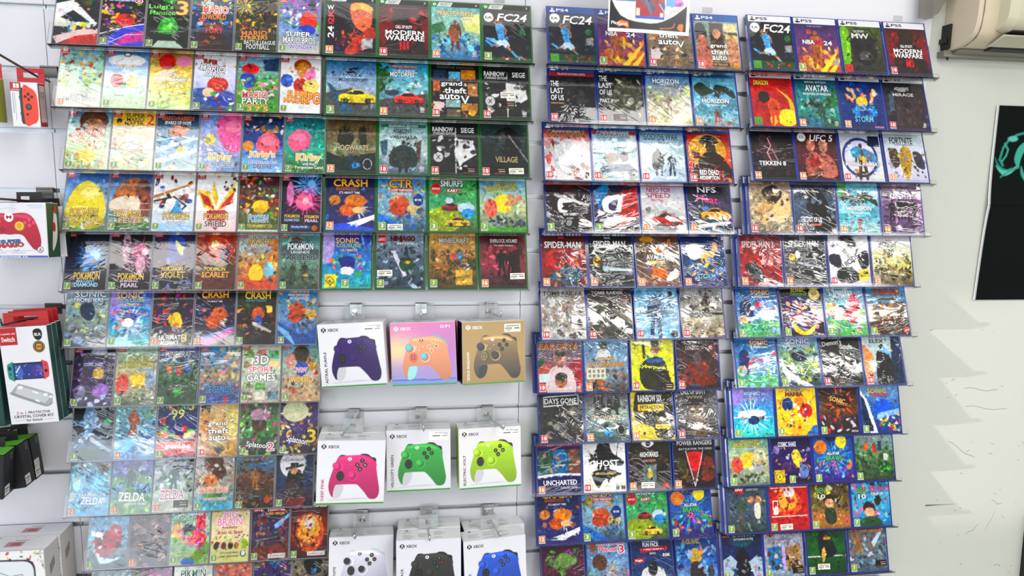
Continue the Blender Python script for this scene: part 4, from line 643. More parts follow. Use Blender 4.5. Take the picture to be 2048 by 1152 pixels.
dark hooded figure;g 333 433 223|P 433 36 50 46 30 62 36 70 56 90 96 20 96|e 52 46 9 9 222|s 30 9 0 30 100 90 444 333 556 322|p 567 10 20 24 16 20 60 8 60|t 44 12 36 7 ddd ASSASSIN'S|t 44 17 20 3 ddd CREED|t 46 25 52 7 ccc MIRAGE|L u 88 88|b 18
#p53
black cover with pink lightning;g 112 211 111|P 433 20 10 50 14 64 50 40 80 24 50|s 40 7 10 10 90 90 322 533 211 655|l fab 2 40 14 46 30 36 44 44 60|l fcc 1 30 30 50 40 60 60|t 46 66 64 9 eee TEKKEN 8|b 16
dark red two fighters;g 322 623 311|e 36 26 11 13 b76|e 66 28 11 13 b87|P a65 20 60 36 40 56 50 56 80 24 90|P b76 52 50 68 42 90 60 92 90 54 90|P a23 30 54 50 50 54 66 34 72|s 10 6 20 40 90 90 322 733|t 16 10 13 11 eee EA|e 16 10 10 9 eee|t 16 10 13 5 222 EA|T 0 .2 64 11 56 14 eee UFC 5|b 16
white cover with blue circle;g ccd ddd ddd|e 46 50 44 42 347|e 46 50 38 36 dde|h 50 96 76 543|P 69b 56 30 84 44 90 70 60 50|P 59b 24 34 44 26 50 46 30 50|s 14 7 24 40 80 90 843 ca6 433|e 54 56 4 10 fc6|r 124 70 4 98 26|t 50 64 84 8 eee/654 MORTAL KOMBAT|b 18
white cover with yellow robot team;g cdd dde ccd|P b93 40 30 60 26 66 50 50 96 36 70|P 543 10 36 30 30 34 60 16 70|P 445 70 36 90 40 96 70 76 66|s 30 7 10 30 96 90 a83 665 443 cb6 889|t 44 12 58 14 334 FORTNITE|t 50 21 48 3 557 TRANSFORMERS PACK|b 12
#p54
tan glossy profile with dark hair;g 987 ba8 765|P 321 30 16 60 4 80 20 76 44 50 40|P ca7 20 40 50 36 70 50 40 80 16 70|P ec9 50 60 90 20 96 60 70 80|s 30 9 0 10 100 100 ba8 876 dca 654|t 72 72 60 9 ddc THE LAST OF US|t 76 82 22 5 cba Part I|b 18
dark blue bearded profile;g 445 567 334|P 111 20 20 50 6 74 24 90 60 96 90 50 90 40 50|P 223 30 40 44 34 40 60 30 54|s 20 10 0 10 100 90 345 223 678|t 38 72 52 10 eee THE LAST OF US|t 20 82 20 5 ddd PART II|r c75 32 80 62 84|b 18
bright bay with black wings;g 7bc 9cd 8bb|P 343 2 22 20 12 44 26 56 14 90 26 98 44 70 32 56 46 40 34 20 40|s 30 8 10 30 100 80 578 7cd 496 abc|p 6ab 0 60 100 44 100 66 0 80|P 5a6 0 0 24 0 10 20 0 30|h 50 94 30 854|s 16 7 10 84 90 100 dcc b77 6a9|t 50 48 62 9 fff/467 HORIZON|t 54 58 44 3 dee FORBIDDEN WEST|b 16
purple city with four figures;g 878 868 435|s 50 9 0 10 100 100 a8a 768 535 bab 97a|h 24 70 40 222|h 44 70 44 222|h 60 70 40 222|h 78 70 42 222|t 48 10 38 6 dcd GOTHAM|t 48 22 54 12 eee/546 KNIGHTS|b 16
#p55
red glossy cover with lenses;g 722 a33 833|s 60 9 0 20 100 100 c44 822 eaa 511 b33|P 333 10 60 40 56 60 90 30 90|t 44 6 14 4 e33 MARVEL|t 44 18 78 13 dcc SPIDER-MAN 2|b 16
black cover with yellow flare;g 223 333 333|e 18 46 8 10 db5|e 32 38 6 8 eed|P 444 20 50 60 56 96 66 60 70|s 30 9 0 40 100 100 333 445 222 666|p bbc 30 52 90 62 90 65 30 56|t 46 6 14 4 ccc MARVEL|t 48 16 74 13 ddd SPIDER-MAN|b 16
white cover with scattered black shapes;g ddd eee ccd|P 222 30 0 60 4 70 20 50 24 34 14|P 222 72 40 96 30 98 60 80 66|P 333 20 70 50 64 80 84 50 96 20 90|P 334 0 40 24 36 30 60 6 60|s 20 6 0 0 100 96 222 555 ddd|T -50 0 44 36 24 9 222 SQUAD|T 35 0 50 52 54 11 222 SUICIDE|r dc3 72 68 98 92|s 8 5 74 72 96 88 222 b93|b 18
pale gold cover with hero line;g dde dd9 654|s 60 7 4 36 96 70 332 654 a95 443 cb6|s 50 8 0 66 100 100 432 a84 653 211|t 44 8 14 3 c33 MARVEL|t 42 17 46 12 222 MIDNIGHT|t 44 31 28 10 222 SUNS|b 12
#p56
blue water slide with green isle;g 269 59c 5a5|P 236 10 30 30 26 40 56 24 74 8 60|e 14 66 12 10 db9|s 50 8 34 30 100 70 d44 eee 6bd b9c 9bd|s 30 9 0 66 100 100 5b4 7c8 9ce 4a5|t 60 10 46 9 fb3/236 SONIC|t 60 19 44 4 fff/236 SUPERSTARS|b 3
black framed gold round collage;g 211 322 211|r 427 8 16 90 92|e 50 52 38 38 436|s 60 7 14 26 86 80 c33 eee fb4 249 d83 eb9|P ec3 20 70 50 90 80 76 70 92 50 98 28 90|e 84 14 14 12 dc8|t 84 13 16 6 a63 6|t 44 6 36 7 ec3/243 SONIC|t 44 14 42 6 5a4/243 ORIGINS|t 90 96 16 3 ddd SEGA|b 7
candy meadow with pink quiff;g 79b 8bb 5a4|e 74 36 14 24 d36|e 40 52 20 14 345|e 66 58 22 16 c35|e 16 44 12 14 da4|s 40 8 0 50 100 90 9c4 49b d46 6b5 a5b|t 40 10 62 12 9bc/fff Trolls|t 44 20 44 4 fff REMIX RESCUE|b 3
jungle adventurers in temple ring;g 59b 654 432|p 69b 0 10 30 14 100 6 100 30 0 34|s 90 8 0 30 100 100 543 643 865 332 754 963 464|h 40 66 36 b85|h 60 66 36 a74|e 92 90 6 6 c43|t 52 12 66 15 c53/421 JUMANJI|r 652 24 22 76 27|b 7
#p57
blue water slide, lower twin;g 269 59c 5a5|P 236 10 30 30 26 40 56 24 74 8 60|e 14 66 12 10 db9|s 50 8 34 30 100 70 d44 eee 6bd b9c 9bd|s 30 9 0 66 100 100 5b4 7c8 9ce 4a5|t 60 10 46 9 fb3/236 SONIC|t 60 19 44 4 fff/236 SUPERSTARS|t 90 96 16 4 dde SEGA|b 3
yellow green swirl with curved rail;g 79b 8a7 345|s 60 9 0 20 100 96 bb4 685 dde 223 cc7 456|P 235 34 32 60 30 70 44 50 50 34 44|P dde 6 40 14 60 40 80 80 100 60 100 10 76|t 50 8 60 10 dde/357 SONIC|t 50 18 56 5 cdd/357 FRONTIERS|b 7
black gloomy knight cover;g 332 333 222|s 60 9 0 30 100 90 333 222 555 444|h 48 84 36 222|p bbb 60 64 90 74 88 76 58 67|T 8 0 30 12 50 10 ccc Demon's|T 0 0 66 20 32 11 ccc Souls|q 40 92|b 18
white blue wedge with knight;g cdd bcc 99a|p d96 0 10 26 40 16 100 0 100|p 235 76 0 100 0 100 100 66 100|h 50 100 84 222|P 222 36 40 60 34 74 60 70 100 30 100|s 10 6 36 40 66 90 433 222 334|p 8bd 40 30 56 20 74 40 60 36|t 38 10 38 8 222 ELEX|t 62 7 4 6 222 II|b 18
#p58
turquoise rays on pale blue;g 87b 5ad 5cb|y def 44 60 20 10 60 1.5|e 10 10 18 26 a9d|s 24 6 14 50 80 66 e84 eee 258 5c6|P eee 20 48 70 46 80 56 50 60 24 58|e 50 66 14 9 247|t 48 12 40 6 cde/58b SONIC|t 44 24 36 4 db8/58b ULTIMATE|t 86 94 18 4 246 SEGA|b 7
yellow cover with red blue figures;g ec2 ec1 eb2|e 44 46 38 36 da1|e 44 46 34 32 ec2|e 28 36 14 14 247|e 74 50 16 15 c33|e 58 30 12 9 e83|s 30 6 16 30 90 84 c33 fff 247 e83 fdb|p 37b 70 100 90 80 100 80 100 100|t 46 7 46 8 347/ec2 SONIC|t 46 16 44 8 943/421 MANIA|t 84 94 18 4 136 SEGA|b 3
brown cover with fiery star;g 322 642 222|y d63 56 34 14 6 46 3|P 421 30 24 60 14 80 30 70 46 40 46|s 60 7 0 56 100 96 235 c43 dde 435 222 333|T -14 0 48 30 40 10 eb4/211 SONIC|T -12 0 60 38 28 6 d74/211 FORCES|t 88 94 18 4 ccd SEGA|b 7
blue race with white track;g 8ac 36a 347|p eee 0 10 16 30 40 100 20 100 0 50|p 235 0 20 10 30 30 96 16 96 0 60|e 56 46 22 16 36c|s 30 8 40 60 100 96 d44 ec3 4a5 eee 249|p 9bd 40 60 100 50 100 60 40 72|t 44 13 50 10 ec3/236 SONIC|t 50 22 48 5 d45/423 TEAM RACING|t 88 94 18 4 ccd SEGA|b 3
#p59
pale seabed with yellow square;g 6a9 bb9 787|P ec5 32 38 60 36 62 60 36 62|e 20 58 14 16 d65|e 72 56 14 16 aab|s 30 7 10 74 96 94 443 667 564 abb|s 14 10 60 30 100 60 cb8 dca|t 54 9 44 8 dc4/353 BATTLE FOR|t 46 18 66 10 dc4/353 BIKINI BOTTOM|t 64 27 36 4 cdd/46a Rehydrated|b 7
purple space with yellow sticker;g 214 326 213|P dc5 50 40 66 32 76 56 60 66|s 50 6 0 20 100 90 547 98c 436 c86 ddf|e 80 76 12 14 78b|e 12 30 8 8 98b|e 36 66 12 10 536|t 40 20 46 10 eef/324 COSMIC SHAKE|r db3 4 72 30 98|p 333 17 75 28 85 17 95 6 85|p ed3 17 77 26 85 17 93 8 85|t 17 85 5 7 222 6|b7 40
blue cartoon brawl beside purple;g 248 36a 427|y 59c 50 50 22 10 60 2|e 18 28 16 14 d83|e 72 18 14 14 ed4|e 46 8 14 10 335|s 40 7 0 50 100 90 d73 4a6 7bd 84a e95|t 50 42 32 6 eee/247 ALL-STAR|t 52 51 44 10 4b5/123 BRAWL|t 50 62 16 10 d5a/224 2|b 7
green block hills in daylight;g 9ab 685 343|s 60 8 0 24 100 60 464 353 686 475|r c74 24 22 36 38|r b44 46 26 56 44|r 346 60 20 70 40|r ccc 74 46 84 60|r 3a2 70 66 92 80|s 40 9 0 60 100 100 343 252 464 453|t 44 7 74 9 ccc/333 MINECRAFT|b 7
#p510
grey dinosaur dusk cover;g 345 567 344|s 60 8 0 20 100 96 455 566 343 787 654|e 38 46 14 12 454|e 62 34 8 7 a75|e 80 34 8 7 b86|P ddc 70 46 84 42 84 70 72 70|r c22 22 4 44 20|t 33 12 18 7 fff LEGO|t 66 14 30 6 abb/455 JURASSIC WORLD|b 7
red framed hero circle;g b22 a22 b22|r eee 4 12 96 13.5|r eee 4 70 96 71.5|e 48 44 34 26 d63|e 48 40 24 18 ea5|e 52 22 14 11 ddd|s 40 7 16 16 84 66 b22 c33 322 fb8 a22|r eee 8 38 22 66|r b22 10 40 20 50|t 50 4 56 4 ecc GLI INCREDIBILI|w 40 92|b 7
olive cover with dark haired kid;g 332 763 a84|s 50 9 0 6 100 56 332 a94 553 ddb 643|p a74 0 66 60 60 100 70 100 100 0 100|e 48 42 15 13 321|e 48 48 12 9 da8|P 343 36 60 60 60 64 84 50 92 36 84|t 28 22 22 12 6a4/222 BEN|t 28 34 20 9 ddc/222 10|e 92 86 6 6 c66|b 7
blue pink cover with cartoon kid;g 47a 5ac 47a|s 60 8 0 10 100 80 a56 5bd 346 d66 7cd c79|e 44 62 16 14 421|e 44 70 13 9 da8|P 353 24 84 60 80 76 100 20 100|e 68 46 9 12 332|t 28 26 22 11 6a4/222 BEN|t 28 38 20 10 eee/222 10|t 66 24 40 10 c58/224 POWER|t 62 34 22 6 dde/224 TRIP|b 7
#p511
dark night cover with caped shape;g 123 236 348|P 112 30 60 50 36 70 60 66 96 34 96|p bcd 0 60 20 50 36 64 20 100 0 100|p bcd 100 60 84 54 66 66 80 100 100 100|s 30 7 0 60 100 100 346 b9a 7a9 9ac|e 50 20 30 14 256|r c22 2 6 20 14|t 11 10 15 5 fff LEGO|t 56 8 56 11 cb5/322 BATMAN 3|t 54 19 50 4 ddd GOTHAM E OLTRE|b 7
grey cover with two book photos;g 99a aab 9ab|p 37a 8 40 44 36 46 84 10 86|p a85 52 40 92 34 94 84 54 84|s 40 7 6 44 94 84 346 643 dcb 433 b96|e 49 60 5 26 cbe|r c22 8 5 26 16|t 17 10 14 5 fff LEGO|t 66 9 48 12 234 HARRY POTTER|t 46 24 60 3 556 COLLECTION|q 84 88|b 7
green cover with black hooded figure;g 041 162 041|r eee 0 8 100 10|r eee 0 62 100 64|P 122 30 20 50 14 66 30 76 56 60 66 34 64|e 52 24 12 10 233|r da3 44 24 62 29|P ca6 36 60 44 44 48 60 40 76|w 40 84|b 7
grey brick heroes with sticker;g 456 788 567|s 80 8 0 20 100 96 567 89a 456 a66 358 ccd 863|p cde 60 40 90 10 94 14 66 50|p 975 6 20 30 16 36 60 14 56|r c22 6 4 24 14|t 15 9 14 5 fff LEGO|t 56 8 50 9 d83/422 MARVEL|t 56 16 50 5 d83/422 SUPER HEROES|t 86 10 10 16 e73/422 2|q 82 84|b 7
"""

# ------------------------------------------------------------------ the wall and the room
Z0 = 0.43722                                    # height of the first groove in view; the grooves repeat every 150 mm
SEAMS = (-2.108, -0.9078, 0.2937, 1.494)
planks, rails = MB(), MB()
for a, b in zip(SEAMS, SEAMS[1:]):
    for k in range(-5, 14):
        planks.box(a + .0008, b - .0008, 0, .016, Z0 - .15 * (k + 1) + .0068, Z0 - .15 * k - .0068)
        zc = Z0 - .15 * k
        rails.box(a + .001, b - .001, .0125, .0155, zc - .0068, zc + .0068)
        rails.box(a + .001, b - .001, -.0006, .0125, zc - .0068, zc - .0050)
        rails.box(a + .001, b - .001, .0012, .0125, zc + .0054, zc + .0068)
wall = structure(link('wall_back', planks.mesh('wall_back', [M['slat']])))
structure(link('trim_1', rails.mesh('trim_1', [M['alu']])))
structure(link('wall_core', MB().box(-2.108, 1.4935, .0162, .03, -1.7, CEIL).mesh('wall_core', [M['void']])))
WR = .018
wall_r = structure(link('wall_right', MB().box(1.494, 3.3, WR, WR + .1, -1.7, CEIL).mesh('wall_right', [M['plaster']])))
structure(link('floor', MB().box(-5.5, 5.5, -9, .1, -1.75, -1.7).mesh('floor', [M['floor']])))
structure(link('ceiling', MB().box(-5.5, 5.5, -9, .1, CEIL, CEIL + .05).mesh('ceiling', [M['ceil']])))
rng = random.Random(4)
sm = MB()
for x, z in [(1.674, -.328), (1.712, -.355), (1.603, -.408), (1.781, -.409), (1.823, -.417), (1.696, -.57), (1.674, -.581), (1.712, -.621), (1.686, -.63), (1.873, -.595), (1.785, -.78), (1.86, -.788), (1.776, -.81), (1.859, -.822), (1.761, -.886), (1.963, -.848), (1.972, -.862), (1.909, -.948), (1.892, -.961), (1.682, -.974), (1.752, -1.013), (1.769, -1.005), (1.762, -1.069), (1.77, -1.099), (1.706, -1.122), (1.922, -1.214), (1.936, -1.215), (1.983, -1.22), (1.793, -1.203), (1.979, -1.245), (1.941, -1.141), (1.93, -1.043), (1.97, -.998), (1.96, -.80), (1.975, -.79), (1.968, -.815), (1.98, -.80)]:
    L, w, t = rng.uniform(.004, .018), rng.uniform(.0008, .0022), rng.uniform(-.8, .8)
    u, q = (math.cos(t), math.sin(t)), (-math.sin(t), math.cos(t))
    sm.add([(x + u[0] * s * L / 2 + q[0] * e * w / 2, WR - .0003, z + u[1] * s * L / 2 + q[1] * e * w / 2) for s, e in ((-1, -.3), (0, -1), (1, -.2), (1, .2), (0, 1), (-1, .3))], [(0, 1, 2, 3, 4, 5)])
sm.add([(1.641, WR - .0003, -.9935), (1.70, WR - .0003, -.9915), (1.758, WR - .0003, -.9907), (1.758, WR - .0003, -.9902), (1.70, WR - .0003, -.9895), (1.643, WR - .0003, -.9875)], [(0, 1, 2, 3, 4, 5)])
for x0, z0, x1, z1 in [(1.70, -.775, 1.80, -.835), (1.74, -.60, 1.86, -.61), (1.80, -1.10, 1.84, -1.07), (1.87, -1.09, 1.90, -1.02), (1.88, -.985, 1.92, -1.0), (1.75, -.66, 1.90, -.675)]:
    pts = [(x0 + (x1 - x0) * i / 6, z0 + (z1 - z0) * i / 6 + .004 * math.sin(i * 1.3)) for i in range(7)]
    sm.add([(x, WR - .0003, z + d) for d in (-.0006, .0006) for x, z in pts], [(i, i + 1, i + 8, i + 7) for i in range(6)])
o = link('scuff_marks', sm.mesh('scuff_marks', [M['scuff']]), wall_r); o['label'] = 'dark scuffs and nail marks'; o['kind'] = 'structure'

# ------------------------------------------------------------------ covers: a short description, then the drawing of each printed sheet
COVERS = {}
key = None
for ln in COVER_TEXT.strip().splitlines():
    if ln.startswith('#'): key = ln[1:]; COVERS[key] = []
    else:
        look, ops = ln.split(';', 1); COVERS[key].append((look.strip(), ops))
WORDS = {str(i) for i in (3, 6, 7, 12, 16, 18)} | {'PS4', 'PS5', 'P', 'X', 'Xbox Series X', 'Xbox One', 'PLAYSTATION HITS', 'PlayGames', 'Play Has No Limits', 'UBISOFT', 'SWITCH',
    'XBOX', 'Y', 'B', 'A', 'O·P·I', 'ASTRAL PURPLE', 'GOLD SHADOW', 'DEEP PINK', 'VELOCITY GREEN', 'ELECTRIC VOLT', 'ROBOT WHITE', 'CARBON BLACK', 'SHOCK BLUE',
    'Xbox Astral Purple', 'Xbox Velocity Green', 'Xbox Electric Volt', 'Controller Gold Shadow', 'SUPER', 'MARIO', 'M', 'WIRELESS/SANS FIL', 'Compatible with', 'Switch', 'BLK', '100%',
    '2 in 1', 'PROTECTIVE', 'CRYSTAL COVER KIT', 'for Switch', 'Play', 'Games.', 'QUALITY', 'Let\'s Go!'}
for lst in COVERS.values():
    for look, ops in lst:
        for op in ops.split('|'):
            k = op.split()
            if k[0] == 't': WORDS.add(op.strip().split(None, 6)[-1])
            if k[0] == 'T': WORDS.add(op.strip().split(None, 8)[-1])
load_glyphs(sorted(WORDS))

# ------------------------------------------------------------------ game cases and their clear shelves
W_ = {'sw': .1042, 'xb': .1339, 'p4': .1339, 'p5': .1339}
H_ = {'sw': .170, 'xb': .1705, 'p4': .1715, 'p5': .1715}
T_ = {'sw': .0105, 'xb': .014, 'p4': .014, 'p5': .014}
SHELL = {}
for k in W_:
    w, h, t = W_[k], H_[k], T_[k]; b = MB()
    b.box(-w / 2, w / 2, 0, t, 0, h)
    b.box(-w / 2 + .004, w / 2 - .004, t * .42, t * .58, h - .0002, h + .0005)          # closing seam along the top
    b.box(w / 2 - .0002, w / 2 + .0003, t * .42, t * .58, .006, h - .006)
    SHELL[k] = b.mesh(k + '_case', [M['c_' + k]], bevel=.0011)
def rect(mb, x0, z0, x1, z1, y, c):
    mb.add([(x0, y, z0), (x1, y, z0), (x1, y, z1), (x0, y, z1)], [(0, 1, 2, 3)], 0, hexc(c) if isinstance(c, str) else c)
def disc(mb, cx, cz, r, y, c, n=20, ry=None):
    mb.add([(cx + r * math.cos(2 * math.pi * i / n), y, cz + (ry or r) * math.sin(2 * math.pi * i / n)) for i in range(n)], [tuple(range(n))], 0, hexc(c) if isinstance(c, str) else c)
def x_mark(mb, cx, cz, r, y, ball, cross):
    disc(mb, cx, cz, r, y, ball); c = hexc(cross)
    for s in (-1, 1):
        mb.add([(cx + s * r * a, y - .0001, cz + r * b) for a, b in ((-.62, -.72), (-.42, -.86), (-.05, .02), (.30, .45), (.62, .70), (.42, .86), (.02, .46), (-.30, .02))], [(0, 1, 2, 3, 4, 5, 6, 7) if s > 0 else (7, 6, 5, 4, 3, 2, 1, 0)], 0, c)
BADGE = {}
def badge(num, usk=False, slim=False):
    kk = (num, usk, slim)
    if kk not in BADGE:
        mb = MB(); w, h = (.023, .024) if usk else (.0150, .0180) if slim else (.0185, .0215)
        c = {'3': '7da63c', '7': '7da63c', '12': 'e2813a', '16': 'e2813a', '18': 'cf2433'}[num]
        if usk:
            rect(mb, 0, 0, w, h, 0, '3f8f34' if num == '12' else 'c0232b'); mb.add([(w / 2, -.0001, .003), (w - .003, -.0001, h / 2), (w / 2, -.0001, h - .003), (.003, -.0001, h / 2)], [(0, 1, 2, 3)], 0, hexc('57a33d' if num == '12' else 'd93a3a'))
            text(mb, num, w / 2, h / 2, .009, .0075, -.0002, hexc('1a1a1a'))
        else:
            rect(mb, 0, 0, w, h, 0, 'f0efe8'); rect(mb, .0006, .0034, w - .0006, h - .0006, -.0001, c)
            text(mb, num, w / 2, .0034 + (h - .004) / 2, w * (.36 if len(num) == 1 else .68), h * .52, -.0002, hexc('ffffff'))
            rect(mb, .002, .0012, w - .002, .0022, -.0001, '55584a')
        BADGE[kk] = mb.mesh('rating_badge', [M['print']])
    return BADGE[kk]
BANNER = {}
def banner(kind):
    if kind not in BANNER:
        mb = MB(); w, h = .126, .0185
        if kind[:2] == 'p4':
            n = 10
            for i in range(n): rect(mb, w * i / n, 0, w * (i + 1) / n, h, 0, hexc('1b3f92') * (1 - i / (n - 1)) + hexc('1f5ea8') * i / (n - 1))
        elif kind == 'p5': rect(mb, 0, 0, w, h, 0, 'dcdde2')
        else:
            rect(mb, 0, 0, w, .0125, 0, '1c1d1c'); rect(mb, 0, 0, .018, .0125, -.0001, '1d7a2a')
            mb.add([(.014, -.0002, 0), (.050, -.0002, 0), (.056, -.0002, .0125), (.020, -.0002, .0125)], [(0, 1, 2, 3)], 0, hexc('c9cdc9'))
            x_mark(mb, .008, .0062, .0042, -.0003, 'e8efe8', '1d7a2a')
            text(mb, 'Xbox Series X', .0355, .0086, .026, .0026, -.0003, hexc('333333')); text(mb, 'Xbox One', .0325, .0043, .018, .0026, -.0003, hexc('333333'))
            text(mb, 'X', .117, .0062, .0055, .0062, -.0003, hexc('d5d5d5'))
        if kind[0] == 'p':
            ink = hexc('f2f2f2') if kind[:2] == 'p4' else hexc('1b1b1e')
            text(mb, kind[:2].upper() == 'P4' and 'PS4' or 'PS5', .0395, .0095, .033, .0085, -.0002, ink)
            text(mb, 'P', .0125, .0100, .0062, .0110, -.0002, ink); mb.add([(.0045 + .016 * math.cos(a) * .5 + .008, -.00015, .0056 + .0026 * math.sin(a)) for a in np.linspace(0, 2 * math.pi, 16, endpoint=False)], [tuple(range(16))], 0, ink)
        BANNER[kind] = mb.mesh('banner', [M['gprint']])
    return BANNER[kind]
def sticker_mesh(kind):
    mb = MB()
    if kind == 'w':
        rect(mb, -.020, -.0085, .020, .0085, 0, 'e9e6da')
        for i in range(12): rect(mb, -.017 + i * .0014, -.0035, -.017 + i * .0014 + (.0006 if i % 3 else .001), .0015, -.0001, '2a2a2a')
        rect(mb, -.015, .0035, .016, .0052, -.0001, '6a655c'); rect(mb, .005, -.002, .017, .0004, -.0001, '4c4a46'); rect(mb, -.013, -.0062, -.006, -.0050, -.0001, '77736a')
    else:
        rect(mb, -.0185, -.0095, .0185, .0095, 0, '15110f'); text(mb, 'PlayGames', .006, .0035, .018, .0034, -.0001, hexc('e8b48a'))
        rect(mb, -.002, -.0030, .015, -.0012, -.0001, 'c9c2b8'); rect(mb, -.015, -.0076, .015, -.0062, -.0001, '9a4a20')
    return mb.mesh('sticker', [M['gprint']])
STICK = {k: sticker_mesh(k) for k in 'wq'}
ORD = ['first', 'second', 'third', 'fourth', 'fifth', 'sixth', 'seventh', 'eighth', 'ninth', 'tenth']
ROWW = ['top'] + ORD[1:10] + ['bottom']
KINDW = {'sw': 'slim', 'xb': 'green', 'p4': 'blue', 'p5': 'blue'}
WHERE = {'sw': '{} slim-case shelf', 'xb': '{} green-case shelf', 'p4': '{} inner blue-case shelf', 'p5': '{} shelf by bare wall'}
GROUPW = {'sw': 'slim game cases on the clear shelves', 'xb': 'green game cases on the clear shelves', 'p4': 'blue game cases on the inner shelves', 'p5': 'blue game cases by the bare wall'}
WRK = {'sw': [.32, .42, .42, .18, .24, .18, .36, .34, .40, .40, .4], 'xb': [.10, .08, .10, .12, .12],
       'p4': [.16, .52, .66, .70, .70, .62, .40, .40, .16, .10, .10], 'p5': [.08, .12, .30, .46, .52, .32, .32, .30, .16, .10, .10]}
LIP = {'sw': .055, 'xb': .010, 'p4': .011, 'p5': .010}
DET = {'sw': [120] * 11, 'xb': [110] * 5, 'p4': [110] * 11, 'p5': [110] * 11}
DOUBLE = {'p4': (6, 8), 'p5': (3, 4, 7, 8, 9, 10)}
HITS = {('p4', 1, 0), ('p4', 2, 0), ('p4', 2, 1), ('p4', 3, 0), ('p4', 3, 2), ('p4', 8, 0)}
SPINE = {'sw': '8c2a2c', 'xb': '2c5e33', 'p4': '22357c', 'p5': 'c9ccd8'}
def place(root, lean, x, y, z):
    root.location = (x, y, z); root.rotation_euler = (-lean, 0, 0)
def game_case(k, i, j, look, ops, x, y, z, lean):
    w, h, t = W_[k], H_[k], T_[k]
    root = link('game_case', SHELL[k]); place(root, lean, x, y, z)
    assert len(look.split()) <= 6, look
    tag(root, f"{look} on {KINDW[k]} case, {ORD[j]} on {WHERE[k].format(ROWW[i])}", 'game case', GROUPW[k])
    if k == 'sw': aw, at, ab = .0990, .0028, .0028
    elif k == 'xb': aw, at, ab = .1258, .0165, .0045
    else: aw, at, ab = .1258, .0215, .0045
    ah = h - at - ab
    pad = .012 if k == 'sw' else 0
    art = Art(aw * 1000, (ah - pad) * 1000, 1.5, seed=hash((k == 'xb', i * 7 + j)) & 0xffff)
    art.run(ops); art.detail(DET[k][i])
    if (k, i, j) in HITS:
        art.run('r a81e2c 0 0 100 8|t 50 4 60 4.2 f4e4e4 PLAYSTATION HITS')
    if k == 'sw':
        art.extend_top(12)
        art.poly([(0, 0), (20, 0), (20, 25), (0, 25)], hexc('c4161f')); art.texts.append((10, 21.6, 15, 2.8, hexc('fbeaea'), None, 'SWITCH', 0, 0))
        art.poly([(5, 10.5), (9.4, 10.5), (9.4, 17.5), (5, 17.5)], hexc('f6e0e0')); art.poly([(10.6, 10.5), (15, 10.5), (15, 17.5), (10.6, 17.5)], hexc('f6e0e0'))
    mb = MB(); art.emit(mb, 0, -aw / 2, h - at)
    c = link('cover_sheet', fast_mesh(mb, 'cover_sheet', M['wrap' if k[0] == 'p' and WRK[k][i] > .28 else 'film']), root, (0, -.0003, 0)); c['wrinkle'] = WRK[k][i] * (.8 + .4 * ((i * 5 + j * 3) % 4) / 3)
    if k != 'sw': link('banner', banner(k), root, (-aw / 2, -.0004, h - at + .0006))
    sp = MB(); rect(sp, .0012, .003, t - .0012, h - .003, 0, SPINE[k])
    if k == 'p4': rect(sp, .0012, h - .03, t - .0012, h - .003, -.0001, 'e4e6ee')
    if k == 'p5': rect(sp, .0025, h - .03, t - .0025, h - .006, -.0001, '23252c'); rect(sp, .004, .03, t - .004, .10, -.0001, '6b7392')
    s = link('spine_label', SPINES.setdefault(k, sp.mesh('spine_label', [M['gprint']])), root, (-w / 2 - .0004, t, 0), (0, 0, -math.pi / 2))
    for tx in art.texts:
        if not isinstance(tx[0], str): continue
        a = tx[1]
        if tx[0] in 'bu':
            bx = -aw / 2 + .0022 + (aw * float(a[1]) / 100 if len(a) > 1 else 0)
            link('rating_badge', badge(a[0], tx[0] == 'u', k == 'sw'), root, (bx, -.0011, ab + .0022))
        elif tx[0] in 'qw':
            link('price_sticker' if tx[0] == 'w' else 'shop_sticker', STICK[tx[0]], root, (-aw / 2 + aw * float(a[0]) / 100, -.0015, h - at - ah * float(a[1]) / 100), (0, math.radians(-1.5 if j % 2 else 1.2), 0))
    return root
SPINES = {}
def shelf(k, i, xa, xb, y, z, lean, deep):
    th = .0018 if deep else .0020; yb = .0291 if deep else .0165; c, s = math.cos(lean), math.sin(lean)
    b = MB(); b.box(xa, xb, -.0045, yb + th, -.0005 - th, -.0005)
    r = link('acrylic_shelf', b.mesh('acrylic_shelf', [M['acr']], bevel=.0004)); place(r, lean, 0, y, z)
    nm = {'sw': 'slim cases', 'xb': 'green cases', 'p4': 'blue cases of inner block', 'p5': 'blue cases by bare wall'}[k]
    tag(r, f"clear acrylic shelf carrying the {ROWW[i]} row of {nm}", 'shelf', 'clear acrylic display shelves')
    link('back_panel', MB().box(xa, xb, yb, yb + th, -.0004, .108).mesh('back_panel', [M['acr']], bevel=.0004), r)
    link('front_lip', MB().box(xa, xb, -.0045, -.0045 + th * .8, -.0005, LIP[k]).mesh('front_lip', [M['acr']], bevel=.0004), r)
    inv = Matrix.Rotation(lean, 4, 'X')
    zg = .0985
    for f in (.2, .8):
        xc = xa + (xb - xa) * f; hk = MB()
        hk.box(xc - .018, xc + .018, -.012 - y, .010 - y, zg - .001, zg + .0015, M4=inv)
        link('groove_hook', hk.mesh('groove_hook', [M['acr']]), r)
    if i == 0:
        xc = xa + (xb - xa) * .84
        link('hang_tab', MB().box(xc - .014, xc + .014, -.0022 - y, -.0006 - y, .168, .182, M4=inv).mesh('hang_tab', [M['tab']]), r)
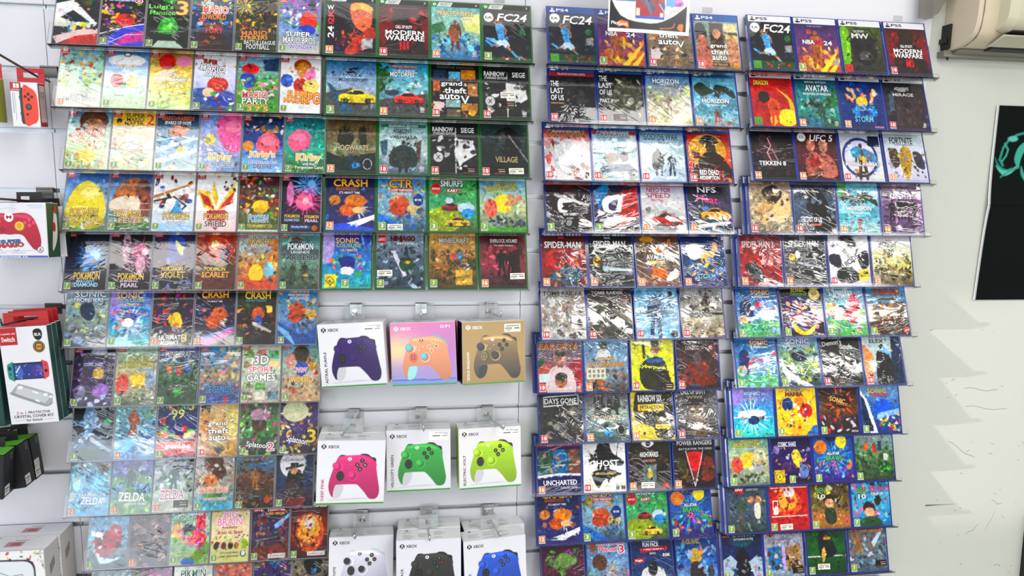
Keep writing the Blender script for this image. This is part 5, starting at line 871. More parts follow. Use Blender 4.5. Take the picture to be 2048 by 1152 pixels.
for k, rows in ROWS.items():
    for i, (z, xs) in enumerate(rows):
        deep = i in DOUBLE.get(k, ())
        lean = math.radians(15.0 if deep else 20.0); y = -.0740 if deep else -.0720
        for j, x in enumerate(xs):
            look, ops = COVERS[f'{k}{i + 1}'][j]
            game_case(k, i, j, look, ops, x, y, z, lean)
        if deep:
            c, s = math.cos(lean), math.sin(lean); d = .0147
            r = link('game_case', SHELL[k]); place(r, lean, xs[0] - .0085, y + d * c + .003 * s, z - d * s + .003 * c)
            tag(r, f"half-hidden blue case behind the first case, {WHERE[k].format(ROWW[i])}", 'game case', 'spare cases behind the front ones')
            link('banner', banner(k), r, (-.063, -.0004, H_[k] - .0209)); link('spine_label', SPINES[k], r, (-W_[k] / 2 - .0004, T_[k], 0), (0, 0, -math.pi / 2))
        w = W_[k]
        shelf(k, i, xs[0] - w / 2 - (.012 if deep else .006), xs[-1] + w / 2 + {'sw': .0022, 'xb': .004, 'p4': .006, 'p5': .016}[k], y, z, lean, deep)

# ------------------------------------------------------------------ boxed game controllers on hooks
PAD = ('Q DK DK 31 26 34 22 40 22 42 24|Q DK DK 63 22.5 66 20.3 74 21 80 25.5 86 27.5 87 35 86 39 78 30 72 25|'
       'P GR 27.5 70 38.5 69 38.5 78 34.5 87 28 90.5 23.8 88 24.4 79.5|'
       'Q BL BD 32 24.5 41 23 52 22.4 64 22 73.5 24.2 80 28 86 33.5 88 38 87.6 42 88.6 50 91.5 68 93 78 91.5 87 88.5 91 84.5 92.6 77.5 91 70 81 61.5 71 58 68.8 50 68.3 32 68.6 27.5 70 24.6 79 23.8 88 20 83.5 17.3 73.5 18 63 22 48 25.7 37.5 28.7 29|'
       'P HI 34 26 52 24 70 25.5 80 32 70 30 52 27.5 36 29|'
       'E RI 32 41 6.2 6.4|E BD 29.5 40.5 5.8 6.3|E ST 27.6 38.8 5.3 5.8|E SH 27.2 38.2 3.6 3.9|'
       'E RI 52.5 55 7.4 7.8|E BD 52 54.6 6.4 6.8|E ST 50.3 53 5.2 5.6|E SH 49.8 52.4 3.6 3.9|'
       'E BD 34.4 55 6.6 8.6|E DP 34 55 5.6 7.6|E D2 34 55 3.4 4.9|p DP 33 50 35.2 50 35 60 32.8 60|p DP 30.5 54 37.5 54 37.5 56 30.5 56|'
       'E BD 39.6 38.8 1.8 2.1|E RI 39.4 38.4 1.3 1.6|E BD 50.4 38.6 1.8 2.1|E RI 50.2 38.2 1.3 1.6|E BD 43.8 43.9 1.7 1.8|E RI 43.6 43.5 1.2 1.3|'
       'E BU 66.3 31 3.3 3.6|E BU 59 38 3.3 3.6|E BU 70.6 38 3.3 3.6|E BU 63 44.6 3.3 3.6|'
       't 66.3 31 2.8 3.4 CY Y|t 59 38 2.8 3.4 CX X|t 70.6 38 2.6 3.4 CB B|t 63 44.6 2.8 3.4 CA A')
def shade(h, f): 
    v = [min(255, int(int(c * 2, 16) * f)) for c in h]
    return ''.join('%02x' % q for q in v)
def pad_sub(body, stick=None, dark='141414', grip='c9c9cf', bu='101010', letter='b9b9b9', dp='151517', lo=None, cols=None, ring=None):
    st = stick or body; cs = cols or (letter,) * 4
    return dict(BL=shade(body, 1.06), BD=shade(lo, 1) if lo else shade(body, .74), HI=shade(body, 1.22), DK=dark, GR=grip, RI=ring or shade(body, 1.12), ST=shade(st, .95), SH=shade(st, 1.18),
                DP=dp, D2='3a3a3c', BU=bu, CY=cs[0], CX=cs[1], CB=cs[2], CA=cs[3])
S_ = (.175, .07, .172)
PADS = [  # name for label, pose, background, controller, caption, caption colour, side colour, two deep, sticker
    ('purple controller', (-.1636, -.0520, -.4357, -.0334, -.0688, -.1260), 'g e4e4ea e8e8ee dcdce4', pad_sub('316', dark='181028', bu='15101f', letter='4a4060', dp='121018'), 'ASTRAL PURPLE', '151515', 'd0d0d4', False, 'Xbox Astral Purple'),
    ('peach controller on sunset colours', (.0237, -.0520, -.4372, -.0710, -.0470, -.1146), None, pad_sub('f96', stick='5ab', dark='6ab0b0', grip='8fd8d8', bu='fbb48c', letter='202020', dp='e2522e', ring='fca'), '', '', 'b0306a', False, ''),
    ('gold and black controller', (.2056, -.0590, -.4351, -.0876, -.0030, .1250), 'g ad8b4e b08e52 a07e44', pad_sub('b95', stick='222', lo='111', dark='16130f', grip='151310', bu='131313', letter='3a3a3a', dp='8a733e', ring='c9a86a'), 'GOLD SHADOW', 'f4f0e2', '14120e', False, 'w'),
    ('deep pink controller', (-.1728, -.1123, -.7381, -.0562, .0468, .0596), 'g e2e2ea e8e8ee e0e0e6', pad_sub('d27'), 'DEEP PINK', 'c21f63', 'd8d8dc', True, ''),
    ('mid green controller', (.0061, -.0500, -.7367, -.0579, -.0053, -.0008), 'g dcdce4 e4e4ea dfdfe6', pad_sub('3a4', letter='5a8a5e'), 'VELOCITY GREEN', '141414', 'd8d8dc', False, 'Xbox Velocity Green'),
    ('lime yellow controller', (.2018, -.0520, -.7360, -.0753, -.0137, .0449), 'g e2e0e4 e8e6ea e0e0e4', pad_sub('ad1', letter='a8b080'), 'ELECTRIC VOLT', '141414', '9cc01e', False, 'Xbox Electric Volt'),
    ('white controller', (-.1544, -.0560, -1.0381, -.1200, .0240, .0429), 'g dedee8 e4e4ec dcdce4', pad_sub('dde', stick='222', dark='c9c9d0', bu='202022', cols=('b8c04a', '4a72b8', 'b8323a', '4a9a58'), dp='18181a', lo='aab'), 'ROBOT WHITE', '141414', '222224', False, ''),
    ('black controller', (.0325, -.1156, -1.0225, -.0565, -.0039, -.0082), 'g dedee8 e2e2ea dcdce4', pad_sub('333', bu='1a1a1c', cols=('b8b04a', '3a62b8', 'b8323a', '4a9a58')), 'CARBON BLACK', '141414', '1c1c1e', True, ''),
    ('bright blue controller', (.2122, -.1117, -1.0327, -.0763, -.0280, .0918), 'g dedee6 e4e4ec dedee4', pad_sub('25c', bu='1a2440', letter='6a80b8'), 'SHOCK BLUE', '1f4fb0', '23448c', True, ''),
]
PLACEW = ['first box of the upper hook row', 'middle box of the upper hook row', 'third box of the upper hook row', 'first box of the middle hook row', 'centre box of the middle hook row',
          'third box of the middle hook row', 'first box of the bottom hook row', 'centre box of the bottom hook row', 'third box of the bottom hook row']
SIDE_M = {}
def card_box(size, side, front='e4e4ea', bottom=None):
    w, d, h = size; b = MB()
    b.box(-w / 2, w / 2, -d / 2, d / 2, -h / 2, h / 2)
    SIDE_M.setdefault(front, M['card'] if front[0] == 'e' else mat('card_' + front, front, .45)); me = b.mesh('carton', [SIDE_M[front]])
    for hx in (side, bottom or front):
        if hx not in SIDE_M: SIDE_M[hx] = mat('card_' + hx, hx, .48)
        me.materials.append(SIDE_M[hx])
    for p in me.polygons:
        if abs(p.normal.x) > .9: p.material_index = 1
        if p.normal.z < -.9: p.material_index = 2
    bm = bmesh.new(); bm.from_mesh(me); bmesh.ops.bevel(bm, geom=list(bm.edges), offset=.0012, segments=2, affect='EDGES'); bm.to_mesh(me); bm.free()
    return me
for n, (look, pose, bg, sub, cap, capc, side, two, stk) in enumerate(PADS):
    w, d, h = S_
    root = link('controller_box', card_box(S_, side, bottom='2f8a22')); root.location = pose[:3]; root.rotation_euler = pose[3:]
    tag(root, f"white carton picturing a {look}, {PLACEW[n]}" if n not in (1, 2) else f"{'pink' if n == 1 else 'tan'} carton picturing a {look}, {PLACEW[n]}"[:120], 'controller box', 'boxed controllers on wall hooks')
    A_ = Art(w * 1000 - 1.6, h * 1000 - 1.6, 1.25, seed=n)
    if bg: A_.run(bg)
    else:
        a = A_; t = (a.Y / a.H)[..., None]; u = (a.X / a.W)[..., None]
        pk, ye, pu, bl = hexc('e46fae'), hexc('f2d29a'), hexc('b56cb8'), hexc('7f92cf')
        c = pk * (1 - t) + bl * t; wy = np.exp(-((u - .05) ** 2 / .12 + (t - .42) ** 2 / .05)); c = c * (1 - wy) + ye * wy
        wp = np.clip(u * 1.3 - .4, 0, 1) * np.clip(1.2 - abs(t - .4) * 1.8, 0, 1) * .8; c = c * (1 - wp) + pu * wp; a.img = np.broadcast_to(c, a.img.shape).copy()
        a.run('r 6f8fd2 0 91 100 100|p 3d5fae 0 89.5 50 89 60 92 0 91.4|p 3d5fae 50 91 100 89 100 90.5 60 93')
    if n in (0, 3, 4, 5, 6, 7, 8): A_.run('p c3c3cb 16 92.5 60 90 88 91.5 60 92 20 93.5')
    A_.qpow = .38 if n == 2 else .8
    A_.run(PAD, sub)
    inv = n in (1, 2)
    A_.run(f"t 23.5 9 17 5 {'f6f6f6' if inv else '1c1c1c'} XBOX")
    if cap:
        L = {13: 50, 11: 46, 9: 34, 14: 54, 12: 48, 10: 40}[len(cap)]
        A_.run(f'T 90 0 8.5 {93 - L / 2} {L * h / w:.1f} 4.2 {capc} {cap}|r e6a11c 7 93.8 7.5 97')
    if n == 1: A_.run('t 85 7 15 5 f6f6f6 O·P·I')
    if stk and stk != 'w':
        A_.run(f"r f0f0f0 66 3 97 17|t 86 5 20 1.8 444 {stk}|r 333 72 9 84 10.6|r 444 87 9.6 96 10.6|r 777 90 6.6 96 7.4")
    A_.run('r 2f8a22 0 97.2 100 100')
    mb = MB(); A_.emit(mb, 0, -w / 2 + .0008, h / 2 - .0008)
    x_mark(mb, -w / 2 + .0165, h / 2 - .0155, .0066, -.0002, 'f4f4f4' if inv else '1b1b1b', {1: 'd27aa8', 2: 'a8884c'}.get(n, 'e6e6ea'))
    x_mark(mb, -w / 2 + .0832, h / 2 - .0490, .0052, -.0002, '3a3410' if n == 1 else '2a2a2a' if n == 6 else 'f0f0ee', sub['BL'] if n not in (1, 6) else 'f0e9dc')
    link('front_print', fast_mesh(mb, 'front_print', M['gprint']), root, (0, -d / 2 - .0004, 0))
    if stk == 'w':
        st = link('price_sticker', STICK['w'], root, (.052, -d / 2 - .0010, .066)); st.scale = (1.15, 1, 1.3)
    tp = MB()
    for r_ in range(5):
        for q in range(3):
            if (r_ * 3 + q + n) % 4: rect(tp, -.07 + q * .042, -.024 + r_ * .009, -.07 + q * .042 + .022 + .01 * ((r_ + q) % 2), -.0222 + r_ * .009, 0, '8c8c92' if n not in (2,) else '7a6234')
    x_mark(tp, -.06, .026, .004, -.0001, '2a2a2a', 'dddddd')
    link('top_print', tp.mesh('top_print', [M['print']]), root, (0, 0, h / 2 + .0004), (-math.pi / 2, 0, 0))
    ty = d / 2 - .012 if not two else -d / 2 + .012          # clear hang tab glued to the top panel
    tb = MB(); tb.box(-.026, .026, -.0004, .0004, -.002, .012); tb.box(-.026, -.008, -.0004, .0004, .012, .024); tb.box(.008, .026, -.0004, .0004, .012, .024); tb.box(-.026, .026, -.0004, .0004, .024, .038)
    link('hang_tab', tb.mesh('hang_tab', [M['tab']]), root, (0, d / 2 - .004, h / 2 + .003))
    if two:
        e = Euler(pose[3:]).to_matrix(); c2 = Vector(pose[:3]) + e @ Vector((.014 if n == 8 else .002, .0716, .0015))
        r2 = link('controller_box', card_box(S_, side, bottom='2f8a22')); r2.location = c2; r2.rotation_euler = pose[3:]
        tag(r2, f"white carton hidden directly behind the {look} box, only its top showing", 'controller box', 'spare controller boxes behind the front ones')
        link('top_print', tp.mesh('top_print', [M['print']]), r2, (0, 0, h / 2 + .0004), (-math.pi / 2, 0, 0))
        link('hang_tab', tb.mesh('hang_tab', [M['tab']]), r2, (0, d / 2 - .004, h / 2 + .003))

def hook(x, zg, length, label, rise=.012, yaw=0.0, drop=.026, plate='chrome'):
    b = MB(); b.box(-.016, .016, -.0035, -.0010, -.030, .004); b.box(-.016, .016, -.0035, .010, .001, .0042); b.box(-.013, .013, -.006, -.0035, -.012, -.009)
    r = link('wall_hook', b.mesh('wall_hook', [M[plate]], bevel=.0005), None, (x, 0, zg), (0, 0, yaw)); tag(r, label, 'hook', 'chrome display hooks in the grooves')
    p = MB(); pts = [(0, -.003, -drop), (0, -.012, -drop), (0, -length * .6, -drop + rise * .3), (0, -length, -drop + rise), (0, -length - .005, -drop + rise + .005), (0, -length - .006, -drop + rise + .016)]
    p.tube(pts, .0029); link('prong', p.mesh('prong', [M[plate]], smooth=True), r)
HK = [(-.164, 5), (.014, 5), (.212, 5), (-.174, 7), (.013, 7), (.203, 7), (-.154, 9), (.027, 9), (.208, 9)]
for n, (x, k) in enumerate(HK):
    hook(x, Z0 - .15 * k, [.085, .085, .085, .150, .125, .135, .12, .15, .15][n], f"chrome hook carrying the {PADS[n][0]} box", yaw=[0, 0, .18, -.12, .05, .22, -.1, .05, .12][n], rise=.004)

# ------------------------------------------------------------------ accessories at the far end of the wall
def posed_box(name, size, pose, side, front, label, cat, group=None, bottom=None):
    r = link(name, card_box(size, side, front, bottom)); r.location = pose[:3]; r.rotation_euler = pose[3:]; tag(r, label, cat, group); return r
def front_print(root, size, ops, step=1.0, texts=None):
    A_ = Art(size[0] * 1000 - 1, size[2] * 1000 - 1, step, seed=5); A_.run(ops); mb = MB(); A_.emit(mb, 0, -size[0] / 2 + .0005, size[2] / 2 - .0005)
    return link('front_print', fast_mesh(mb, 'front_print', M['gprint']), root, (0, -size[1] / 2 - .0004, 0))
# red handheld grip controller pack
sz = (.0636, .031, .1035)
JOY = ('g e6e6ea|r b3202c 0 0 40 20|r f4eeee 12 3 21 13|r f4eeee 24 3 33 13|t 20 17 30 3 f4dede SWITCH|p 3a3a3c 32 12 48 12 48 96 36 94 32 88|P e8462a 46 11 74 12 92 22 97 38 97 74 90 88 78 93 46 93|'
       'E 3b1a16 65 26 5.5 3.6|E 3b1a16 53 32 5.5 3.6|E 3b1a16 77 32 5.5 3.6|E 3b1a16 65 38 5.5 3.6|E 2a2624 63 55 12 7.5|E 55504c 63 54 8 5|E 3b1a16 56 72 4.5 3|p 8a2218 50 17 57 17 57 19 50 19|r 9a9aa0 6 24 9 70|r b4b4ba 13 24 16 86|r 24564a 30 30 33 38|r 24564a 30 68 33 74')
r = posed_box('grip_controller_pack', sz, (-.9229, -.0701, .1918, .0654, .0219, -.0823), 'a01c26', 'e6e6ea', 'small white pack picturing an orange-red grip controller, hanging on a dark hook', 'controller pack', 'grip controller packs')
front_print(r, sz, JOY, .8)
def red_tab(root, w, h, y, z, x=0):
    b = MB(); b.box(-w / 2, w / 2, -.0006, .0006, 0, h * .38); b.box(-w / 2, -w * .27, -.0006, .0006, h * .38, h * .70); b.box(w * .27, w / 2, -.0006, .0006, h * .38, h * .70); b.box(-w / 2, w / 2, -.0006, .0006, h * .70, h)
    return link('hang_tab', b.mesh('hang_tab', [M['red_card']], bevel=.0004), root, (x, y, z))
red_tab(r, .064, .036, sz[1] / 2 - .001, sz[2] / 2 - .001, .001)
sl = MB(); rect(sl, -.012, -.04, .010, .046, 0, 'b9b0ae')
for i in range(6): rect(sl, -.010, .030 - i * .003, .008, .0315 - i * .003, -.0001, '6b6462')
for i in range(5): rect(sl, -.008 + i * .004, -.03, -.0068 + i * .004, .014, -.0001, '857c7a')
link('side_label', sl.mesh('side_label', [M['print']]), r, (sz[0] / 2 + .0005, .001, 0), (0, 0, math.pi / 2))
r = posed_box('grip_controller_pack', sz, (-1.014, -.0701, .200, .06, .02, -.08), '8f9a2c', 'e6e6ea', 'partly cut-off pack with red hang tab at the frame edge', 'controller pack', 'grip controller packs')
front_print(r, sz, JOY, 1.6); red_tab(r, .06, .036, sz[1] / 2 - .001, sz[2] / 2 - .001)
def dark_hook(x, z, pts, label):
    b = MB(); b.box(-.02, .02, -.004, -.001, -.02, .008); b.box(-.02, .02, -.004, .009, .002, .0045)
    h = link('wall_hook', b.mesh('wall_hook', [M['steel']], bevel=.0005), None, (x, 0, z)); tag(h, label, 'hook', 'dark hooks at the far end')
    p = MB(); p.tube(pts, .0028); link('prong', p.mesh('prong', [M['steel']], smooth=True), h)
dark_hook(-.905, Z0 - .15, [(0, -.003, -.03), (-.004, -.05, -.026), (-.03, -.24, .018), (-.033, -.262, .03)], 'dark steel hook above the small orange-red controller pack')
# big red gamepad carton
sz = (.18, .0475, .133)
GP = ('g e2e0e6|Q c5203f a3162f 22 21 34 18 50 20 66 18 76 20 84 30 90 52 92 70 90 82 86 86 81 84 74 72 68 60 60 57 50 58 40 57 32 60 26 72 19 84 14 86 10 82 8 70 10 52 16 30|P d8405a 26 22 50 22 74 22 80 30 60 26 40 26 22 30|'
      'E f2eeee 50 26 6.2 8.6|E 962 64 43 7 9|E e8c22a 63.5 42 6 8|E d4a01c 63.5 42 3.6 5|E 962 32 33 7 9|E e8c22a 31.5 32 6 8|p 93142c 36 47 39 47 39 43 42 43 42 47 46 47 46 50 42 50 42 54 39 54 39 50 36 50|'
      'E d94a66 77 31 2.4 3.4|E d94a66 71 36 2.4 3.4|E d94a66 83 36 2.4 3.4|E d94a66 77 41 2.4 3.4|t 50 26 7 6 b01a38 M|T 3 0 51 70 28 6 3a6fc0/2b2b2b SUPER|T 3 0 51 77 34 8 d8352c/2b2b2b MARIO|p c3c1c8 18 89 80 86 82 87.5 60 89|'
      'r 3a5fae 0 96 100 100|t 45 98 58 3 e8ecf4 WIRELESS/SANS FIL|E 333 90 85 4.4 6|E e2e0e6 90 85 3.5 4.8|l 333 1 89 88 90 83 91.5 88|r b7c9de 75 4 96 6|r c3d2e2 78 8 96 10|l b9b7c4 .6 38 12 50 9 62 12|l 5a78b0 .8 30 86 34 84 38 87|l 5a78b0 .8 55 86 58 88 62 84|r 9aa2b8 28 91 44 92|r 9aa2b8 50 91 70 92')
pose = (-.9648, -.0860, -.1096, -.0500, -.0152, -.1400)
r = posed_box('gamepad_carton', sz, pose, '234a28', 'e2e0e6', 'white carton picturing a red gamepad with yellow thumbsticks, cut by the frame edge', 'controller box')
front_print(r, sz, GP, 1.0)
b = MB(); b.box(-sz[0] / 2, sz[0] / 2, -.0006, .0006, -.0006, .0006); rect(b, -sz[0] / 2 + .001, -sz[1] / 2 + .001, sz[0] / 2 - .001, sz[1] / 2 - .001, -.0002, 'b01f3a')
link('top_print', b.mesh('top_print', [M['print']]), r, (0, 0, sz[2] / 2 + .0008), (-math.pi / 2, 0, 0))
sd = MB(); sd.add([(x, 0, z) for x, z in catmull([(-.006, -.05), (.012, -.02), (.014, .03), (.006, .055), (.001, .03), (-.004, -.01)])], [tuple(range(42))], 0, hexc('d9d2cc')); disc(sd, .002, .008, .006, -.0002, 'b81f2c', ry=.012); disc(sd, .008, .05, .005, -.0002, 'b81f2c', ry=.01)
link('side_print', sd.mesh('side_print', [M['print']]), r, (sz[0] / 2 + .0006, 0, 0), (0, 0, math.pi / 2))
b = MB(); b.box(-.040, .022, -.0008, .0008, 0, .008); b.box(-.040, -.030, -.0008, .0008, .008, .017); b.box(-.008, .022, -.0008, .0008, .008, .017); b.box(-.040, .022, -.0008, .0008, .017, .027)
link('hang_tab', b.mesh('hang_tab', [M['dark']], bevel=.0004), r, (.03, sz[1] / 2 - .003, sz[2] / 2))
r2 = posed_box('gamepad_carton', (.18, .03, .125), (-.962, -.0290, -.116, 0, -.02, -.05), '16331c', 'e2e0e6', 'dark green-sided carton tucked behind the red gamepad carton', 'controller box')
b = MB(); b.box(-.03, .03, -.0008, .0008, 0, .02); link('hang_tab', b.mesh('hang_tab', [M['dark']], bevel=.0004), r2, (.04, .01, .0625))
dark_hook(-.935, Z0 - .45, [(0, -.003, -.03), (-.01, -.06, -.026), (-.05, -.20, -.016), (-.052, -.21, .004)], 'dark steel hook above the red gamepad carton')
# three crystal case kits, one behind the other
sz = (.115, .022, .245)
KIT = ('g e4e3e8|r b8242c 0 0 37 18|t 18 6.5 32 2.4 f0d8d8 Compatible with|t 18 12 28 5 f6eeee Switch|P 1b1b1d 72 4 84 2.5 90 6 88 12 80 14.5 72 11|t 81 8.3 14 3 f2f2f2 BLK|E 2b1c12 80 21 12.5 6|E c79a3c 80 21 10.8 5.1|E 2b1c12 80 21 9.6 4.5|E d49a44 80 21 7 3.2|t 80 21 12 2.4 2b1c12 100%|'
       'P 2b8f88 8 39 14 36.5 22 36.5 22 54 14 54 8 51|P d2434d 80 36 88 36 94 38.5 94 50 88 53.5 80 53.5|r 14141c 20 36.5 82 54|r 283a86 22 38 81 53|P 3d62b8 24 42 34 40 40 46 36 52 26 52|E 6a4fa8 72 45 9 5|E 463a90 66 46 8 5|s 20 2 24 38 80 53 cfd6f4 8fa0e0|p e4e8f0 24 46 34 40 36 40 26 47|E 1a3030 13 42 3.6 2|E 1a3030 13 48 2 1|E 3a1418 88 46 3.4 1.7|E 3a1418 88 40 1.5 .8|'
       'P a3a8ac 10 66 24 59 34 59 92 70 94 73 92 80 80 83 70 82 12 70|P c3c7ca 20 65 30 61.5 84 71.5 78 79 70 78.5 22 69|E eceff0 29 62 6 1.7|E eceff0 80 71 5 1.5|E eceff0 90 73.5 3 1.4|p eceff0 54 66 66 68.4 64 70 53 67.6|p eef0f0 58 75 66 76.6 64 79.6 56 78|P 8a9094 12 67 60 77.5 80 82 92 79 92 80.6 80 83.4 60 79.4 11 69|'
       't 24 88.5 20 2.4 b8323a 2 in 1|t 62 88.5 46 2.6 333 PROTECTIVE|t 50 92.4 84 3 161616 CRYSTAL COVER KIT|t 50 96.4 34 2.6 3a3a3a for Switch|r 6a6a6a 10 96.2 30 96.5|r 6a6a6a 70 96.2 92 96.5')
kp = (-.9517, -.0974, -.4677, -.0170, -.0674, -.0708)
for n in range(3):
    R3 = Euler((kp[3], kp[4], kp[5])).to_matrix(); c2 = Vector(kp[:3]) + R3 @ Vector((-.0012 * n, .0226 * n, .001 * n))
    if n == 0: c2 = Vector(kp[:3])
    r = posed_box('cover_kit_box', sz, (*c2, kp[3], kp[4], kp[5]), '12403c', 'e4e3e8', ['front white kit box picturing a handheld console and a clear shell', 'second kit box, dark teal side showing behind the front kit box', 'rearmost kit box, red tab nearest the slim cases'][n], 'accessory box', 'protective cover kits on one hook')
    front_print(r, sz, KIT, .95 if n == 0 else 3.0)
    b = MB(); b.box(-sz[0] / 2, sz[0] / 2, -.0006, .0006, 0, .0006); rect(b, -sz[0] / 2 + .001, -sz[1] / 2 + .0005, sz[0] / 2 - .001, sz[1] / 2 - .0005, -.0005, 'b01c24')
    link('top_print', b.mesh('top_print', [M['print']]), r, (0, 0, sz[2] / 2 + .0008), (-math.pi / 2, 0, 0))
    red_tab(r, .108, .034, sz[1] / 2 - .002, sz[2] / 2)
    sd = MB()
    for i in range(3): rect(sd, -.007 + i * .0055, -.055, -.0056 + i * .0055, .03, 0, '3f6c66')
    link('side_print', sd.mesh('side_print', [M['print']]), r, (sz[0] / 2 + .0005, 0, 0), (0, 0, math.pi / 2))
dark_hook(-.935, Z0 - .75 + .002, [(0, -.003, -.022), (-.02, -.06, -.022), (-.045, -.150, -.022), (-.046, -.156, -.006)], 'dark steel hook carrying the stack of cover kits')
r = posed_box('cover_kit_box', sz, (-1.085, -.075, -.482, -.02, -.05, -.07), '12403c', '12403c', 'dark teal kit box cut off at the frame edge beside the white kit', 'accessory box', 'protective cover kits on one hook')
red_tab(r, .10, .034, 0, sz[2] / 2)
# three black accessory cartons with green tops
for n, (sz, pose) in enumerate([((.13, .06, .11), (-1.0451, -.1790, -.6876, -.0066, .0905, .1049)), ((.13, .053, .11), (-1.0359, -.1150, -.6990, -.0228, -.1049, .0617)), ((.13, .046, .11), (-1.0385, -.0610, -.7003, .0088, -.0812, .0462))]):
    r = posed_box('accessory_carton', sz, pose, '141518', '141518', ['black carton with bright green top, frontmost of three below the kits', 'black carton with green top, middle of three below the kits', 'black carton with two white labels, rearmost of three below the kits'][n], 'accessory box', 'black cartons with green tops', bottom='0e0e10')
    b = MB(); b.box(-.064, .064, -.0004, .0004, 0, .0004); rect(b, -.064, -sz[1] / 2 + .001, .064, sz[1] / 2 - .001, -.0006, '5aa52c')
    link('top_print', b.mesh('top_print', [M['print']]), r, (0, 0, .0556), (-math.pi / 2, 0, 0))
    sd = MB(); rect(sd, -.022, -.050, .004, -.026, 0, 'c9c6c0'); rect(sd, -.018, -.036, .0, -.033, -.0001, '4a4a4a'); rect(sd, -.018, -.042, -.004, -.040, -.0001, '6a6a6a')
    if n == 2: rect(sd, -.020, -.0262, .006, -.004, 0, 'bdbab4')
    rect(sd, .006, .034, .014, .048, 0, '8a8a88'); rect(sd, .0072, .0355, .0128, .0465, -.0001, '26272a'); rect(sd, -.0218, -.06 + .008, .0138, .0495, .0001, '141518')
    link('side_print', sd.mesh('side_print', [M['print']]), r, (sz[0] / 2 + .0005, 0, 0), (0, 0, math.pi / 2))
    b = MB(); b.box(-.02, .045, -.0008, .0008, 0, .010); b.box(-.02, -.002, -.0008, .0008, .010, .018); b.box(.020, .045, -.0008, .0008, .010, .018); b.box(-.02, .045, -.0008, .0008, .018, .026)
    link('hang_tab', b.mesh('hang_tab', [M['dark']], bevel=.0004), r, (0, sz[1] / 2 - .004, .055))
dark_hook(-1.04, Z0 - 1.05 + .075 - .075, [(0, -.003, -.02), (0, -.06, -.016), (0, -.23, -.006), (0, -.236, .008)], 'dark steel hook above the black cartons')
# two pale console cartons standing on a board
structure_shelf = link('display_board', MB().box(-1.40, -.912, -.24, -.001, -1.150, -1.128).mesh('display_board', [M['slat']], bevel=.001)); tag(structure_shelf, 'white board shelf under the pale console cartons', 'shelf')
for n in range(2):
    sz = (.27, .073, .222); y = -.1165 + .0765 * n
    r = posed_box('console_carton', sz, (-1.0625 + .002 * n, y, -1.0162 + .004 * n * 0, 0, 0, 0), 'c4c2bf', 'e6e6e6', ['pale carton with coloured confetti front, nearer of the two', 'pale carton standing behind the confetti carton, against the wall'][n], 'console box', 'pale console cartons')
    front_print(r, sz, 'g ececec|s 420 2.6 0 0 100 100 d4463c 2f6fb8 3aa04a e8b83a 222 7a4a9a e8e8e8 e07ab0|P 222 10 14 30 10 72 10 90 14 92 40 92 90 8 90 8 40|P dfe6ea 11.5 16 30 12 72 12 88.5 16 90.5 40 90.5 100 9.5 100 9.5 40|l 333 .6 60 24 70 30 80 28 88 40', 1.6 if n == 0 else 4)
    tp = MB(); rect(tp, .0, -.012, .040, .012, 0, 'c2868c'); rect(tp, .012, -.008, .034, .006, -.0001, 'a85a64'); rect(tp, .012, .018, .044, .022, 0, 'a9b6bd'); rect(tp, -.13, -.0335, .132, -.0328, 0, '77777a')
    link('top_print', tp.mesh('top_print', [M['print']]), r, (.03, 0, sz[2] / 2 + .0005), (-math.pi / 2, 0, 0))
    sd = MB(); sd.add([(-.012, 0, .03), (.012, 0, .05), (.010, 0, .072), (-.014, 0, .058)], [(0, 1, 2, 3)], 0, hexc('8a8482'))
    for i in range(16): disc(sd, .033 + (.0012 if i % 2 else -.0012), .09 - i * .011, .0014, -.0001, ['333333', '5a6a8a', '8a4a4a'][i % 3], 8)
    link('side_print', sd.mesh('side_print', [M['print']]), r, (sz[0] / 2 + .0005, 0, 0), (0, 0, math.pi / 2))

# ------------------------------------------------------------------ air conditioner above the bare wall
def ring_prism(mb, prof0, prof1, x0, x1, mi=0):
    n = len(prof0); v = [(x0, y, z) for y, z in prof0] + [(x1, y, z) for y, z in prof1]
    mb.add(v, [(i, (i + 1) % n, n + (i + 1) % n, n + i) for i in range(n)], mi)
body = [(.017, .432), (-.02, .430), (-.058, .436), (-.092, .452), (-.106, .475), (-.112, .520), (-.112, .700), (-.095, .735), (.017, .745)]
def round_off(p, n=3):
    for _ in range(n):
        q = [p[0]]
        for a, b in zip(p, p[1:]): q += [(a[0] * .75 + b[0] * .25, a[1] * .75 + b[1] * .25), (a[0] * .25 + b[0] * .75, a[1] * .25 + b[1] * .75)]
        p = q + [p[-1]]
    return p
body = round_off(body)
small = [(y * .985 + .0003, .588 + (z - .588) * .985) for y, z in body]
ac = MB(); mid_ = [(y * .996, .588 + (z - .588) * .996) for y, z in body]; ring_prism(ac, small, mid_, 1.549, 1.5505); ring_prism(ac, mid_, body, 1.5505, 1.556); ac.add([(1.549, y, z) for y, z in small], [tuple(range(len(small)))])
ring_prism(ac, body, body, 1.556, 2.35); ac.add([(2.35, y, z) for y, z in body], [tuple(range(len(body)))])
acr = link('air_conditioner', ac.mesh('air_conditioner', [M['beige']])); tag(acr, 'old beige wall air conditioner with slatted front high on the bare wall', 'air conditioner')
b = MB(); b.prism([(.0, .431), (-.058, .435), (-.094, .451), (-.1075, .475), (-.1135, .520), (-.1135, .700), (.0, .744)], 1.5625, 1.5645); link('seam', b.mesh('seam', [M['grey']]), acr)
fr = MB(); pf = [(-.105, .462), (-.132, .466), (-.150, .478), (-.160, .500), (-.162, .585), (-.158, .700), (-.105, .735)]
p2 = [(-.105, .470), (-.122, .474), (-.136, .484), (-.146, .502), (-.148, .585), (-.144, .695), (-.105, .725)]
